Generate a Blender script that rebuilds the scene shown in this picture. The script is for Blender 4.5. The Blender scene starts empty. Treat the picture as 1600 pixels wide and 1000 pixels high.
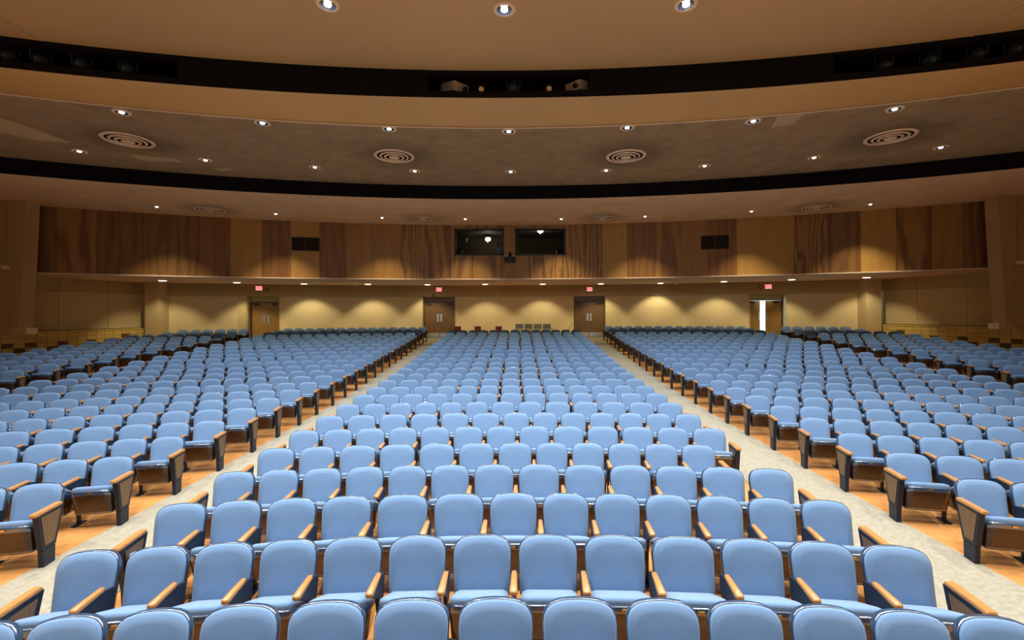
import bpy, math, random
import numpy as np
from mathutils import Vector, Matrix

random.seed(7)
D = bpy.data
SC = bpy.context.scene
COL = SC.collection
PI = math.pi

# ------------------------------------------------------------------ camera, world, exposure
FPX, VX, VY = 711.0, 808.0, 489.0          # focal length and principal point in photo pixels
CX, CZ = 0.2, 2.63                          # camera x and height (it stands at y = 0)
ROLL = 0.0049
cam = D.cameras.new('camera')
cam.sensor_width = 36.0
cam.lens = 36.0 * FPX / 1600.0
cam.shift_x = (800.0 - VX) / 1600.0
cam.shift_y = (VY - 500.0) / 1600.0
cam.clip_end = 200
camo = D.objects.new('camera', cam)
camo.location = (CX, 0, CZ)
camo.rotation_euler = (PI / 2, ROLL, 0)
COL.objects.link(camo)
SC.camera = camo

world = D.worlds.new('world')
world.use_nodes = True
bgn = world.node_tree.nodes['Background']
bgn.inputs[0].default_value = (1.0, 0.89, 0.70, 1)
bgn.inputs[1].default_value = 0.13
SC.world = world

SC.view_settings.view_transform = 'Standard'
SC.view_settings.look = 'None'
SC.view_settings.exposure = 0.0
SC.view_settings.gamma = 1.0
SC.view_settings.use_curve_mapping = False

W_FRONT = 1350.0      # house downlights over the front rows
W_HOUSE = 370.0      # visible ceiling downlights over the seats
W_REAR = 520.0        # rear ceiling downlights, close to the wood wall
W_SOFFIT = 185.0      # warm downlights under the booth overhang


def lamp(name, kind, loc, power, col, rot=(0, 0, 0), size=0.1, angle=None, blend=0.6):
    l = D.lights.new(name, kind)
    l.energy = power
    l.color = col
    if kind == 'SPOT':
        l.spot_size = math.radians(angle)
        l.spot_blend = blend
        l.shadow_soft_size = size
    elif kind == 'AREA':
        l.size = size
    else:
        l.shadow_soft_size = size
    o = D.objects.new(name, l)
    o.location = loc
    o.rotation_euler = rot
    COL.objects.link(o)
    return o


# stage work lights above and behind the photographer, shining into the hall
for sx in (-6.0, -2.0, 2.0, 6.0):
    lamp('stage_light', 'SPOT', (sx, -2.0, 6.6), 380.0, (1.0, 0.95, 0.88),
         rot=(math.radians(52), 0, -math.radians(sx * 1.5)), size=0.25, angle=110, blend=0.8)
# house downlights in the ceiling in front of the frame
for (fx, fy) in ((-7.5, 3.6), (-3.6, 3.0), (0.0, 2.8), (3.6, 3.0), (7.5, 3.6), (-5.6, 6.2), (-1.9, 5.6), (1.9, 5.6), (5.6, 6.2)):
    lamp('house_light', 'SPOT', (fx, fy, 8.40), W_FRONT, (1.0, 0.97, 0.93), size=0.12, angle=120, blend=0.7)


# ------------------------------------------------------------------ measuring helpers
CY0 = -19.0


def true_px(px, py):
    return px + (VY - py) * ROLL, py + (px - VX) * ROLL


def at_height(px, py, H):
    """point on the horizontal plane H above the camera that shows at a photo pixel"""
    x, y = true_px(px, py)
    Z = FPX * H / (VY - y)
    return CX + (x - VX) * Z / FPX, Z, CZ + H


def ceil_h(x, y):
    """height above the camera of the sloping middle ceiling"""
    zc = math.hypot(x, y - CY0) + CY0
    return float(np.interp(zc, [11.5, 14.0, 17.2], [4.68, 4.74, 4.80]))


def on_middle(px, py):
    H = 4.74
    for _ in range(12):
        x, y, z = at_height(px, py, H)
        H = ceil_h(x, y)
    return x, y, CZ + H


def arc_y(x, zc, cy):
    r = zc - cy
    return cy + math.sqrt(max(r * r - x * x, 0.01))


def px_on_arc(px, zc, cy, py=VY):
    """x, y where the sight line of pixel column px meets a concentric arc"""
    px = true_px(px, py)[0]
    Y = zc
    for _ in range(40):
        X = CX + (px - VX) / FPX * Y
        Y = arc_y(X, zc, cy)
    return X, Y


ROWZ = [2.96] + [3.82 + 0.92 * k for k in range(25)]
ROWH = [1.858, 1.864, 1.880, 1.885, 1.879, 1.866, 1.845, 1.82, 1.797, 1.776, 1.742, 1.698, 1.655, 1.60, 1.535, 1.468, 1.40, 1.33, 1.26,
        1.195, 1.135, 1.06, 0.98, 0.90, 0.83, 0.76]
FL_Z = [-6.0, 0.0] + ROWZ + [26.95, 30.0, 60.0]
FL_H = [0.0, 0.0] + [1.86 - h for h in ROWH] + [1.16, 1.17, 1.17]


def floor_z(x, y):
    zc = math.hypot(x - 0.06, y - CY0) + CY0
    return float(np.interp(zc, FL_Z, FL_H))


# ------------------------------------------------------------------ materials
def mat(name, col, rough=0.6, metal=0.0, coat=0.0, spec=0.5, noise=None, bump=None, emit=None, sheen=0.0):
    m = D.materials.new(name)
    m.use_nodes = True
    nt = m.node_tree
    b = nt.nodes['Principled BSDF']
    b.inputs['Base Color'].default_value = (*col, 1)
    b.inputs['Roughness'].default_value = rough
    b.inputs['Metallic'].default_value = metal
    b.inputs['Coat Weight'].default_value = coat
    b.inputs['Coat Roughness'].default_value = 0.08
    b.inputs['Specular IOR Level'].default_value = spec
    b.inputs['Sheen Weight'].default_value = sheen
    tc = nt.nodes.new('ShaderNodeTexCoord')
    if noise:
        scale, amount = noise[0], noise[1]
        mp = nt.nodes.new('ShaderNodeMapping')
        mp.inputs['Scale'].default_value = noise[2] if len(noise) > 2 else (1, 1, 1)
        n = nt.nodes.new('ShaderNodeTexNoise')
        n.inputs['Scale'].default_value = scale
        n.inputs['Detail'].default_value = 5
        r = nt.nodes.new('ShaderNodeMapRange')
        r.inputs[1].default_value = 0.3
        r.inputs[2].default_value = 0.7
        r.inputs[3].default_value = 1 - amount
        r.inputs[4].default_value = 1 + amount
        mx = nt.nodes.new('ShaderNodeMix')
        mx.data_type = 'RGBA'
        mx.blend_type = 'MULTIPLY'
        mx.inputs[0].default_value = 1
        mx.inputs[6].default_value = (*col, 1)
        nt.links.new(tc.outputs['Object'], mp.inputs[0])
        nt.links.new(mp.outputs[0], n.inputs['Vector'])
        nt.links.new(n.outputs['Fac'], r.inputs[0])
        nt.links.new(r.outputs[0], mx.inputs[7])
        nt.links.new(mx.outputs[2], b.inputs['Base Color'])
    if bump:
        n2 = nt.nodes.new('ShaderNodeTexNoise')
        n2.inputs['Scale'].default_value = bump[0]
        n2.inputs['Detail'].default_value = 4
        bp = nt.nodes.new('ShaderNodeBump')
        bp.inputs['Strength'].default_value = bump[1]
        bp.inputs['Distance'].default_value = bump[2] if len(bump) > 2 else 0.01
        nt.links.new(tc.outputs['Object'], n2.inputs['Vector'])
        nt.links.new(n2.outputs['Fac'], bp.inputs['Height'])
        nt.links.new(bp.outputs[0], b.inputs['Normal'])
    if emit:
        b.inputs['Emission Color'].default_value = (*emit[0], 1)
        b.inputs['Emission Strength'].default_value = emit[1]
    return m


def wood_panel(name, base, dark, stripes, amount, seed):
    """veneer: vertical grain with a flame figure"""
    m = mat(name, base, 0.42, spec=0.4)
    nt = m.node_tree
    b = nt.nodes['Principled BSDF']
    tc = nt.nodes.new('ShaderNodeTexCoord')
    mp = nt.nodes.new('ShaderNodeMapping')
    mp.inputs['Scale'].default_value = (1, 1, 0.16)
    mp.inputs['Location'].default_value = (seed * 3.1, seed, seed * 1.7)
    w = nt.nodes.new('ShaderNodeTexWave')
    w.wave_type = 'BANDS'
    w.bands_direction = 'X'
    w.inputs['Scale'].default_value = stripes
    w.inputs['Distortion'].default_value = 14.0
    w.inputs['Detail'].default_value = 3.0
    w.inputs['Detail Scale'].default_value = 1.3
    n = nt.nodes.new('ShaderNodeTexNoise')
    n.inputs['Scale'].default_value = 1.1
    n.inputs['Detail'].default_value = 6
    n3 = nt.nodes.new('ShaderNodeTexNoise')
    n3.inputs['Scale'].default_value = 40
    n3.inputs['Detail'].default_value = 3
    mu = nt.nodes.new('ShaderNodeMath')
    mu.operation = 'MULTIPLY'
    r = nt.nodes.new('ShaderNodeMapRange')
    r.inputs[1].default_value = 0.15
    r.inputs[2].default_value = 0.5
    r.inputs[3].default_value = 0.0
    r.inputs[4].default_value = amount
    mx = nt.nodes.new('ShaderNodeMix')
    mx.data_type = 'RGBA'
    mx.inputs[6].default_value = (*base, 1)
    mx.inputs[7].default_value = (*dark, 1)
    mx2 = nt.nodes.new('ShaderNodeMix')
    mx2.data_type = 'RGBA'
    mx2.blend_type = 'MULTIPLY'
    mx2.inputs[0].default_value = 0.35
    L = nt.links.new
    oi = nt.nodes.new('ShaderNodeObjectInfo')
    sc_ = nt.nodes.new('ShaderNodeMath')
    sc_.operation = 'MULTIPLY'
    sc_.inputs[1].default_value = 37.0
    ad = nt.nodes.new('ShaderNodeVectorMath')
    ad.operation = 'ADD'
    L(oi.outputs['Random'], sc_.inputs[0])
    L(tc.outputs['Object'], ad.inputs[0])
    L(sc_.outputs[0], ad.inputs[1])
    L(ad.outputs[0], mp.inputs[0])
    L(mp.outputs[0], w.inputs['Vector'])
    L(mp.outputs[0], n.inputs['Vector'])
    L(mp.outputs[0], n3.inputs['Vector'])
    L(w.outputs['Fac'], mu.inputs[0])
    L(n.outputs['Fac'], mu.inputs[1])
    L(mu.outputs[0], r.inputs[0])
    L(r.outputs[0], mx.inputs[0])
    L(mx.outputs[2], mx2.inputs[6])
    L(n3.outputs['Fac'], mx2.inputs[7])
    L(mx2.outputs[2], b.inputs['Base Color'])
    return m


M = {}
M['fabric'] = mat('blue_fabric', (0.128, 0.225, 0.385), 0.92, noise=(260, 0.16), bump=(420, 0.25, 0.002), sheen=0.25, spec=0.25)
M['navy'] = mat('navy_paint', (0.010, 0.040, 0.095), 0.30, coat=1.0)
M['navy'].node_tree.nodes['Principled BSDF'].inputs['Coat Roughness'].default_value = 0.2
M['navy'].node_tree.nodes['Principled BSDF'].inputs['Coat IOR'].default_value = 2.1
M['metal_navy'] = mat('dark_navy_metal', (0.008, 0.013, 0.026), 0.45, spec=0.3)
M['ply'] = mat('lacquered_brown_plywood', (0.036, 0.015, 0.006), 0.22, coat=0.3, spec=0.35, noise=(3.0, 0.3, (1, 6, 6)))
M['arm'] = mat('oak_armrest', (0.37, 0.182, 0.056), 0.32, noise=(14, 0.22, (6, 1, 6)))
M['inset'] = mat('wood_inset', (0.125, 0.068, 0.028), 0.4, noise=(10, 0.25, (6, 6, 1)))
M['brass'] = mat('brass', (0.75, 0.5, 0.15), 0.3, metal=1)
M['floor'] = mat('varnished_orange_floor', (0.57, 0.26, 0.078), 0.32, noise=(1.6, 0.16), bump=(3, 0.1, 0.02))
M['carpet'] = mat('grey_carpet', (0.285, 0.265, 0.20), 0.95, noise=(22, 0.16), bump=(180, 0.5, 0.006))
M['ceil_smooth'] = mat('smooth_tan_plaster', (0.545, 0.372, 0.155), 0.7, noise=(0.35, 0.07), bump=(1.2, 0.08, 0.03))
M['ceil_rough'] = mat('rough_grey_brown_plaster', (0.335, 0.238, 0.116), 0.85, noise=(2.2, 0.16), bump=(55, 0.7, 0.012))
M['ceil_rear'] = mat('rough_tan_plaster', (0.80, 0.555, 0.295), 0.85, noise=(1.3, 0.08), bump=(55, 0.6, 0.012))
M['black'] = mat('matt_black', (0.004, 0.003, 0.0025), 0.85, spec=0.2)
M['black_gloss'] = mat('black_metal', (0.010, 0.010, 0.011), 0.5)
M['patch'] = mat('pale_plaster', (0.52, 0.40, 0.21), 0.85, bump=(55, 0.4, 0.01))
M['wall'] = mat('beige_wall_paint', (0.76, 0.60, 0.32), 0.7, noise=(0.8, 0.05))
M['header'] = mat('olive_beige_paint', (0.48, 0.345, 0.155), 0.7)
M['sidewall'] = mat('beige_side_wall', (0.62, 0.48, 0.25), 0.75, noise=(0.6, 0.05))
M['jamb'] = mat('pale_olive_jamb', (0.62, 0.50, 0.22), 0.6)
M['tile'] = mat('glazed_yellow_tile', (0.62, 0.47, 0.14), 0.3, noise=(2, 0.06))
M['tile_brown'] = mat('glazed_brown_tile', (0.12, 0.075, 0.03), 0.3)
M['tile_green'] = mat('glazed_green_tile', (0.07, 0.08, 0.03), 0.3)
M['grout'] = mat('grout', (0.52, 0.40, 0.14), 0.9)
M['pilaster'] = mat('tan_pilaster', (0.50, 0.335, 0.17), 0.75, noise=(0.8, 0.05))
M['soffit'] = mat('pinkish_soffit_plaster', (0.80, 0.60, 0.43), 0.75)
M['door_wood'] = mat('door_veneer', (0.44, 0.235, 0.065), 0.4, noise=(5, 0.2, (7, 7, 0.6)))
M['door_dark'] = mat('dark_door_veneer', (0.19, 0.100, 0.034), 0.4, noise=(5, 0.2, (7, 7, 0.6)))
M['steel'] = mat('brushed_steel', (0.62, 0.60, 0.55), 0.35, metal=0.9)
M['grille'] = mat('dark_brown_grille', (0.055, 0.034, 0.02), 0.6)
M['ring'] = mat('cream_metal', (0.86, 0.66, 0.42), 0.5)
M['chrome'] = mat('bright_reflector', (0.7, 0.7, 0.72), 0.12, metal=1)
M['lamp'] = mat('lit_lamp', (1, 1, 1), 0.5, emit=((0.94, 0.97, 1.0), 7.0))
M['lamp_warm'] = mat('lit_warm_lamp', (1, 1, 1), 0.5, emit=((1.0, 0.9, 0.72), 5.0))
M['red'] = mat('dark_red_plastic', (0.16, 0.010, 0.018), 0.5)
M['greyseat'] = mat('grey_green_vinyl', (0.10, 0.105, 0.085), 0.5)
M['greyseat2'] = mat('pale_grey_vinyl', (0.30, 0.28, 0.20), 0.5)
M['exit'] = mat('lit_exit_face', (1, 0.5, 0.5), 0.5, emit=((1.0, 0.28, 0.26), 1.5))
M['exit_red'] = mat('red_letters', (0.9, 0.02, 0.03), 0.5, emit=((1.0, 0.02, 0.04), 0.9))
M['white'] = mat('off_white_paint', (0.75, 0.70, 0.58), 0.6)
M['booth'] = mat('dark_booth_wall', (0.035, 0.027, 0.014), 0.9)
M['amber'] = mat('amber_lens', (0.8, 0.42, 0.10), 0.3, emit=((1.0, 0.5, 0.12), 0.10))
M['lens'] = mat('dark_glass_lens', (0.006, 0.011, 0.011), 0.3, spec=0.3)
M['beige_box'] = mat('beige_housing', (0.42, 0.34, 0.24), 0.5)
M['shirt'] = mat('blue_shirt', (0.05, 0.22, 0.42), 0.8)
M['skin'] = mat('skin', (0.50, 0.28, 0.19), 0.6)
M['hair'] = mat('grey_hair', (0.12, 0.11, 0.10), 0.8)
M['lobby'] = mat('white_lobby_wall', (0.82, 0.86, 0.90), 0.8)
M['day'] = mat('daylit_window', (1, 1, 1), 0.5, emit=((0.72, 0.88, 1.0), 0.8))

gl = D.materials.new('clear_glass')
gl.use_nodes = True
gb = gl.node_tree.nodes['Principled BSDF']
gb.inputs['Base Color'].default_value = (1, 1, 1, 1)
gb.inputs['Roughness'].default_value = 0.02
gb.inputs['Transmission Weight'].default_value = 1.0
gb.inputs['IOR'].default_value = 1.08
M['glass'] = gl

WOODS = {
    'l': wood_panel('veneer_light_plain', (0.58, 0.31, 0.070), (0.50, 0.255, 0.056), 0.6, 0.4, 1),
    'm': wood_panel('veneer_mid', (0.45, 0.22, 0.050), (0.34, 0.155, 0.036), 0.7, 0.5, 2),
    's': wood_panel('veneer_striped', (0.46, 0.22, 0.052), (0.18, 0.072, 0.020), 1.3, 0.8, 3),
    'r': wood_panel('veneer_reddish_flame', (0.34, 0.145, 0.036), (0.22, 0.078, 0.020), 0.8, 0.6, 4),
    'd': wood_panel('veneer_dark_flame', (0.30, 0.140, 0.036), (0.17, 0.068, 0.020), 0.8, 0.7, 5),
    'f': wood_panel('veneer_figured', (0.45, 0.215, 0.050), (0.19, 0.076, 0.022), 0.6, 0.8, 6),
}


# ------------------------------------------------------------------ mesh helpers
class MB:
    def __init__(self):
        self.v, self.f, self.m, self.s = [], [], [], []

    def add(self, vs, fs, mi=0, smooth=False):
        o = len(self.v)
        self.v += [tuple(p) for p in vs]
        for f in fs:
            self.f.append(tuple(i + o for i in f))
            self.m.append(mi)
            self.s.append(smooth)
        return o

    def box(self, x0, x1, y0, y1, z0, z1, mi=0):
        vs = [(x, y, z) for z in (z0, z1) for y in (y0, y1) for x in (x0, x1)]
        self.add(vs, [(0, 2, 3, 1), (4, 5, 7, 6), (0, 1, 5, 4), (2, 6, 7, 3), (1, 3, 7, 5), (0, 4, 6, 2)], mi)

    def rings(self, rings, mis, cap0=False, cap1=True, smooth=True, flip=False):
        """loft closed rings of equal length; mis = material per gap"""
        n = len(rings[0])
        o = len(self.v)
        for r in rings:
            self.v += [tuple(p) for p in r]
        for k in range(len(rings) - 1):
            for i in range(n):
                j = (i + 1) % n
                q = (o + k * n + i, o + k * n + j, o + (k + 1) * n + j, o + (k + 1) * n + i)
                self.f.append(q[::-1] if flip else q)
                self.m.append(mis[k] if isinstance(mis, (list, tuple)) else mis)
                self.s.append(smooth)
        last = mis[-1] if isinstance(mis, (list, tuple)) else mis
        first = mis[0] if isinstance(mis, (list, tuple)) else mis
        for do, k, mi, rev in ((cap0, 0, first, True), (cap1, len(rings) - 1, last, False)):
            if do:
                c = np.mean(np.array(rings[k]), axis=0)
                ci = len(self.v)
                self.v.append(tuple(c))
                for i in range(n):
                    j = (i + 1) % n
                    t = (o + k * n + i, o + k * n + j, ci)
                    if rev != flip:
                        t = t[::-1]
                    self.f.append(t)
                    self.m.append(mi)
                    self.s.append(smooth)

    def prism(self, poly, x0, x1, mi=0):
        """side profile (y, z) extruded along x"""
        n = len(poly)
        vs = [(x0, p[0], p[1]) for p in poly] + [(x1, p[0], p[1]) for p in poly]
        fs = [tuple(range(n)), tuple(range(2 * n - 1, n - 1, -1))]
        fs += [(i + n, (i + 1) % n + n, (i + 1) % n, i) for i in range(n)]
        self.add(vs, fs, mi)

    def lathe(self, prof, n=20, mi=0, smooth=True, c=(0, 0, 0), cap0=False, cap1=False):
        rr = [[(c[0] + r * math.cos(2 * PI * i / n), c[1] + r * math.sin(2 * PI * i / n), c[2] + z) for i in range(n)] for r, z in prof]
        self.rings(rr, mi, cap0, cap1, smooth)

    def tube(self, a, b, r0, r1=None, n=8, mi=0):
        r1 = r0 if r1 is None else r1
        a, b = Vector(a), Vector(b)
        d = (b - a).normalized()
        u = d.orthogonal().normalized()
        w = d.cross(u)
        rr = [[tuple(p + (u * math.cos(2 * PI * i / n) + w * math.sin(2 * PI * i / n)) * r) for i in range(n)] for p, r in ((a, r0), (b, r1))]
        self.rings(rr, mi, True, True, True)

    def merge(self, other, mi_map=None, M4=None):
        vs = other.v if M4 is None else [tuple(M4 @ Vector(p)) for p in other.v]
        o = len(self.v)
        self.v += vs
        self.f += [tuple(i + o for i in f) for f in other.f]
        self.m += [mi_map[k] if mi_map else k for k in other.m]
        self.s += other.s

    def mesh(self, name, mats):
        me = D.meshes.new(name)
        me.from_pydata(self.v, [], self.f)
        for x in (mats if isinstance(mats, (list, tuple)) else [mats]):
            me.materials.append(x)
        me.polygons.foreach_set('material_index', self.m)
        me.polygons.foreach_set('use_smooth', self.s)
        me.update()
        return me


def link(name, data, parent=None, loc=None, rot=None):
    o = D.objects.new(name, data)
    COL.objects.link(o)
    if parent is not None:
        o.parent = parent
    if loc is not None:
        o.location = loc
    if rot is not None:
        o.rotation_euler = rot
    return o


def to_mesh(curve, name):
    t = D.objects.new('tmp', curve)
    COL.objects.link(t)
    bpy.context.view_layer.update()
    me_ = D.meshes.new_from_object(t.evaluated_get(bpy.context.evaluated_depsgraph_get()))
    me_.name = name
    D.objects.remove(t)
    return me_


def thing(name, label, cat, loc=(0, 0, 0), rz=0.0, group=None, data=None):
    o = link(name, data, None, loc, (0, 0, rz))
    o['label'] = label
    o['category'] = cat
    if group:
        o['group'] = group
    return o


def struct(name, data, parent=None, loc=None, rot=None):
    o = link(name, data, parent, loc, rot)
    if parent is None:
        o['kind'] = 'structure'
    return o


# ------------------------------------------------------------------ the shell: floor, aisles, ceilings
def sweep(name, prof, mats, x0=-21.0, x1=21.0, n=72, mis=None, smooth=True):
    """prof: (distance on the axis, height, arc centre) points swept along x"""
    mb = MB()
    vs = []
    for (zc, h, cy) in prof:
        for i in range(n + 1):
            x = x0 + (x1 - x0) * i / n
            vs.append((x, arc_y(x, zc, cy), h))
    mb.v = vs
    for k in range(len(prof) - 1):
        for i in range(n):
            a = k * (n + 1) + i
            mb.f.append((a, a + 1, a + n + 2, a + n + 1))
            mb.m.append(mis[k] if mis else 0)
            mb.s.append(smooth)
    return mb.mesh(name, mats)


def floor_patch(name, xs, zcs, m, lift=0.0):
    """floor strip between two x lines (functions of row distance) following the rake"""
    mb = MB()
    nx = len(xs)
    for zc in zcs:
        for x in xs:
            y = arc_y(x - 0.06, zc, CY0)
            mb.v.append((x, y, float(np.interp(zc, FL_Z, FL_H)) + lift))
    for k in range(len(zcs) - 1):
        for i in range(nx - 1):
            a = k * nx + i
            mb.f.append((a, a + 1, a + nx + 1, a + nx))
            mb.m.append(0)
            mb.s.append(True)
    return mb.mesh(name, m)


zline = [-3.0, -1.0, 0.0, 1.5] + ROWZ + [26.95, 28.5]
struct('floor', floor_patch('floor', list(np.linspace(-22, 22, 61)), zline, M['floor']))
# grey carpet on the four aisles and the cross aisle at the back
for k, (xa, xb) in enumerate(((-4.86, -3.62), (3.74, 5.03), (-13.72, -12.28), (12.40, 13.85))):
    fz = [z for z in zline if z < 26.2]
    struct('floor_carpet.%03d' % k, floor_patch('aisle_carpet', list(np.linspace(xa, xb, 5)), fz, M['carpet'], 0.008))
struct('floor_carpet.004', floor_patch('cross_aisle_carpet', list(np.linspace(-18.4, 18.4, 41)), [26.2, 26.5, 26.95, 28.2], M['carpet'], 0.010))

H1, H2B, H2F, H3, H4 = CZ + 4.30, CZ + 4.80, CZ + 4.68, CZ + 5.20, CZ + 5.86
CB2 = -28.0
struct('ceiling', sweep('front_ceiling', [(0.5, H4, CB2), (4.0, H4, CB2), (11.0, H4, CB2)], M['ceil_smooth'], -19, 19))
struct('ceiling.001', sweep('lip_ceiling', [(11.0, H3, CB2), (11.25, CZ + 5.03, -26.0), (11.5, H2F, CY0)], M['ceil_smooth'], -19, 19))
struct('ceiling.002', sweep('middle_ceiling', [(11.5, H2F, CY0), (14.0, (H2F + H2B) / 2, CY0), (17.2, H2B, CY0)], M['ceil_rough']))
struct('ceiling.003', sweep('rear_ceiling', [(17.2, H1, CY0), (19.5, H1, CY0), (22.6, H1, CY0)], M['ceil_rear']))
struct('trim_1', sweep('black_band', [(17.2, H1, CY0), (17.2, H2B, CY0)], M['black']))
# pale bead where the lip meets the rough ceiling
bead = MB()
for i in range(60):
    xa, xb = -19 + 38 * i / 60, -19 + 38 * (i + 1) / 60
    ya, yb = arc_y(xa, 11.5, CY0), arc_y(xb, 11.5, CY0)
    bead.add([(xa, ya - 0.03, H2F - 0.012), (xb, yb - 0.03, H2F - 0.012), (xb, yb + 0.03, H2F - 0.012), (xa, ya + 0.03, H2F - 0.012)], [(0, 1, 2, 3)])
struct('trim_2', bead.mesh('bead', M['ring']))
for s, nm in ((-1, 'trim_3'), (1, 'trim_4')):
    jb = MB()
    jb.box(s * 9.93 - 0.02, s * 9.93 + 0.02, 3.0, arc_y(9.93, 11.0, CB2), H4 - 0.012, H4 + 0.01)
    struct(nm, jb.mesh('ceiling_joint', M['header']))

# lighting slot between the front ceiling and the lip: black face with three openings
OPEN = []
for (pa, pb) in ((-190, 278), (668, 922), (1303, 1790)):
    OPEN.append((px_on_arc(pa, 11.0, CB2, 120)[0], px_on_arc(pb, 11.0, CB2, 120)[0]))


def slot_face():
    mb = MB()
    n = 96
    z0, za, zb, z1 = H3, H3 + 0.16, H4 - 0.07, H4
    cuts = sorted(set([-19.0, 19.0] + [x for o in OPEN for x in o] + [-19 + 38 * i / n for i in range(n + 1)]))
    for xa, xb in zip(cuts[:-1], cuts[1:]):
        ya, yb = arc_y(xa, 11.0, CB2), arc_y(xb, 11.0, CB2)
        mid = (xa + xb) / 2
        hole = any(a < mid < b for a, b in OPEN)
        for (u, w) in (((z0, za), (zb, z1)) if hole else ((z0, z1),)):
            mb.add([(xa, ya, u), (xb, yb, u), (xb, yb, w), (xa, ya, w)], [(0, 1, 2, 3)])
    for a, b in OPEN:                       # pocket behind each opening
        yb_ = max(arc_y(a, 11.0, CB2), arc_y(b, 11.0, CB2), arc_y((a + b) / 2, 11.0, CB2)) + 1.1
        for k in range(12):
            x0, x1 = a + (b - a) * k / 12, a + (b - a) * (k + 1) / 12
            y0, y1 = arc_y(x0, 11.0, CB2), arc_y(x1, 11.0, CB2)
            mb.add([(x0, y0, za), (x1, y1, za), (x1, yb_, za), (x0, yb_, za), (x0, y0, zb), (x1, y1, zb), (x1, yb_, zb), (x0, yb_, zb)],
                   [(0, 1, 2, 3), (7, 6, 5, 4), (3, 2, 6, 7)])
        for x in (a, b):
            y = arc_y(x, 11.0, CB2)
            mb.add([(x, y, za), (x, yb_, za), (x, yb_, zb), (x, y, zb)], [(0, 1, 2, 3)])
    return mb.mesh('slot_face', M['black'])


struct('trim_5', slot_face())


# ------------------------------------------------------------------ rear: wood wall, soffit, lower wall
RW, SH = 22.3, CZ + 1.63                    # wood wall distance, soffit height
PE = [20, 41, 88, 152, 208, 260, 312, 360, 409, 454, 499, 541, 584, 625, 664, 705, 710, 744, 787, 805, 826, 862, 884, 900, 941, 980, 1022,
      1064, 1106, 1151, 1197, 1240, 1293, 1345, 1400, 1456, 1505, 1557, 1580]
PT = 'ddfdddrlrlrmmsfmffmmfssslrfmrllsdlfmddd'  # dark veneer at both ends: board tone plus the dimmer light there, painted in
WIN = [(710, 787), (805, 884)]
WZ0, WZ1 = CZ + 90 * RW / FPX, CZ + 131.5 * RW / FPX


def arc_board(xa, xb, z0, z1, zc, cy, depth, mi=0, n=1, mb=None, gap=0.004):
    mb = mb or MB()
    xa, xb = xa + gap, xb - gap
    for i in range(n):
        x0, x1 = xa + (xb - xa) * i / n, xa + (xb - xa) * (i + 1) / n
        y0, y1 = arc_y(x0, zc, cy), arc_y(x1, zc, cy)
        vs = [(x0, y0, z0), (x1, y1, z0), (x1, y1 + depth, z0), (x0, y0 + depth, z0), (x0, y0, z1), (x1, y1, z1), (x1, y1 + depth, z1), (x0, y0 + depth, z1)]
        fs = [(0, 1, 5, 4), (1, 0, 3, 2), (4, 5, 6, 7)]
        if i == 0:
            fs.append((3, 0, 4, 7))
        if i == n - 1:
            fs.append((1, 2, 6, 5))
        mb.add(vs, fs, mi)
    return mb


# backing of the wood wall (open behind the booth windows)
bk = MB()
wx = [px_on_arc(p, RW + 0.05, CY0, 380)[0] for p in (12, 709, 788, 804, 885, 1588)]
arc_board(wx[0], wx[1], SH, H1, RW + 0.05, CY0, 0.06, mb=bk, n=24, gap=0)
arc_board(wx[2], wx[3], SH, H1, RW + 0.05, CY0, 0.06, mb=bk, n=2, gap=0)
arc_board(wx[4], wx[5], SH, H1, RW + 0.05, CY0, 0.06, mb=bk, n=24, gap=0)
for a, b in ((wx[1], wx[2]), (wx[3], wx[4])):
    arc_board(a, b, SH, WZ0, RW + 0.05, CY0, 0.06, mb=bk, n=3, gap=0)
    arc_board(a, b, WZ1, H1, RW + 0.05, CY0, 0.06, mb=bk, n=3, gap=0)
woodwall = struct('wall_back', bk.mesh('wood_wall_backing', M['black']))
pk = 0
for i, t in enumerate(PT[:len(PE) - 1]):
    pa, pb = PE[i], PE[i + 1]
    xa, xb = px_on_arc(pa, RW, CY0, 380)[0], px_on_arc(pb, RW, CY0, 380)[0]
    inwin = any(a <= pa and pb <= b for a, b in WIN)
    for (z0, z1) in (((SH, WZ0), (WZ1, H1)) if inwin else ((SH, H1),)):
        # panel in its own local frame so the figure differs from board to board
        me = arc_board(xa, xb, z0, z1, RW + random.uniform(-0.004, 0.004), CY0, 0.045, n=2).mesh('panel', WOODS[t])
        pc = Vector(((xa + xb) / 2, arc_y((xa + xb) / 2, RW, CY0), SH))
        me.transform(Matrix.Translation(-pc))
        link('panel' if pk == 0 else 'panel.%03d' % pk, me, woodwall, pc)
        pk += 1
# ledge along the foot of the wood wall and the soffit behind it
struct('trim_6', sweep('ledge', [(RW + 0.02, SH + 0.05, CY0), (RW - 0.10, SH + 0.05, CY0), (RW - 0.10, SH, CY0), (RW + 0.02, SH, CY0)], M['soffit'], -18.6, 18.6, smooth=False))
RB = 27.0
HZ = CZ + 0.985                             # underside of the header over the doors
struct('ceiling.004', sweep('soffit', [(RW - 0.05, SH, CY0), (RB + 0.2, SH, CY0)], M['soffit'], -19.6, 19.6))
struct('trim_7', sweep('header', [(RB - 0.10, SH, CY0), (RB - 0.10, HZ, CY0), (RB + 0.3, HZ, CY0)], M['header'], -18.6, 18.6, smooth=False))

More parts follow.
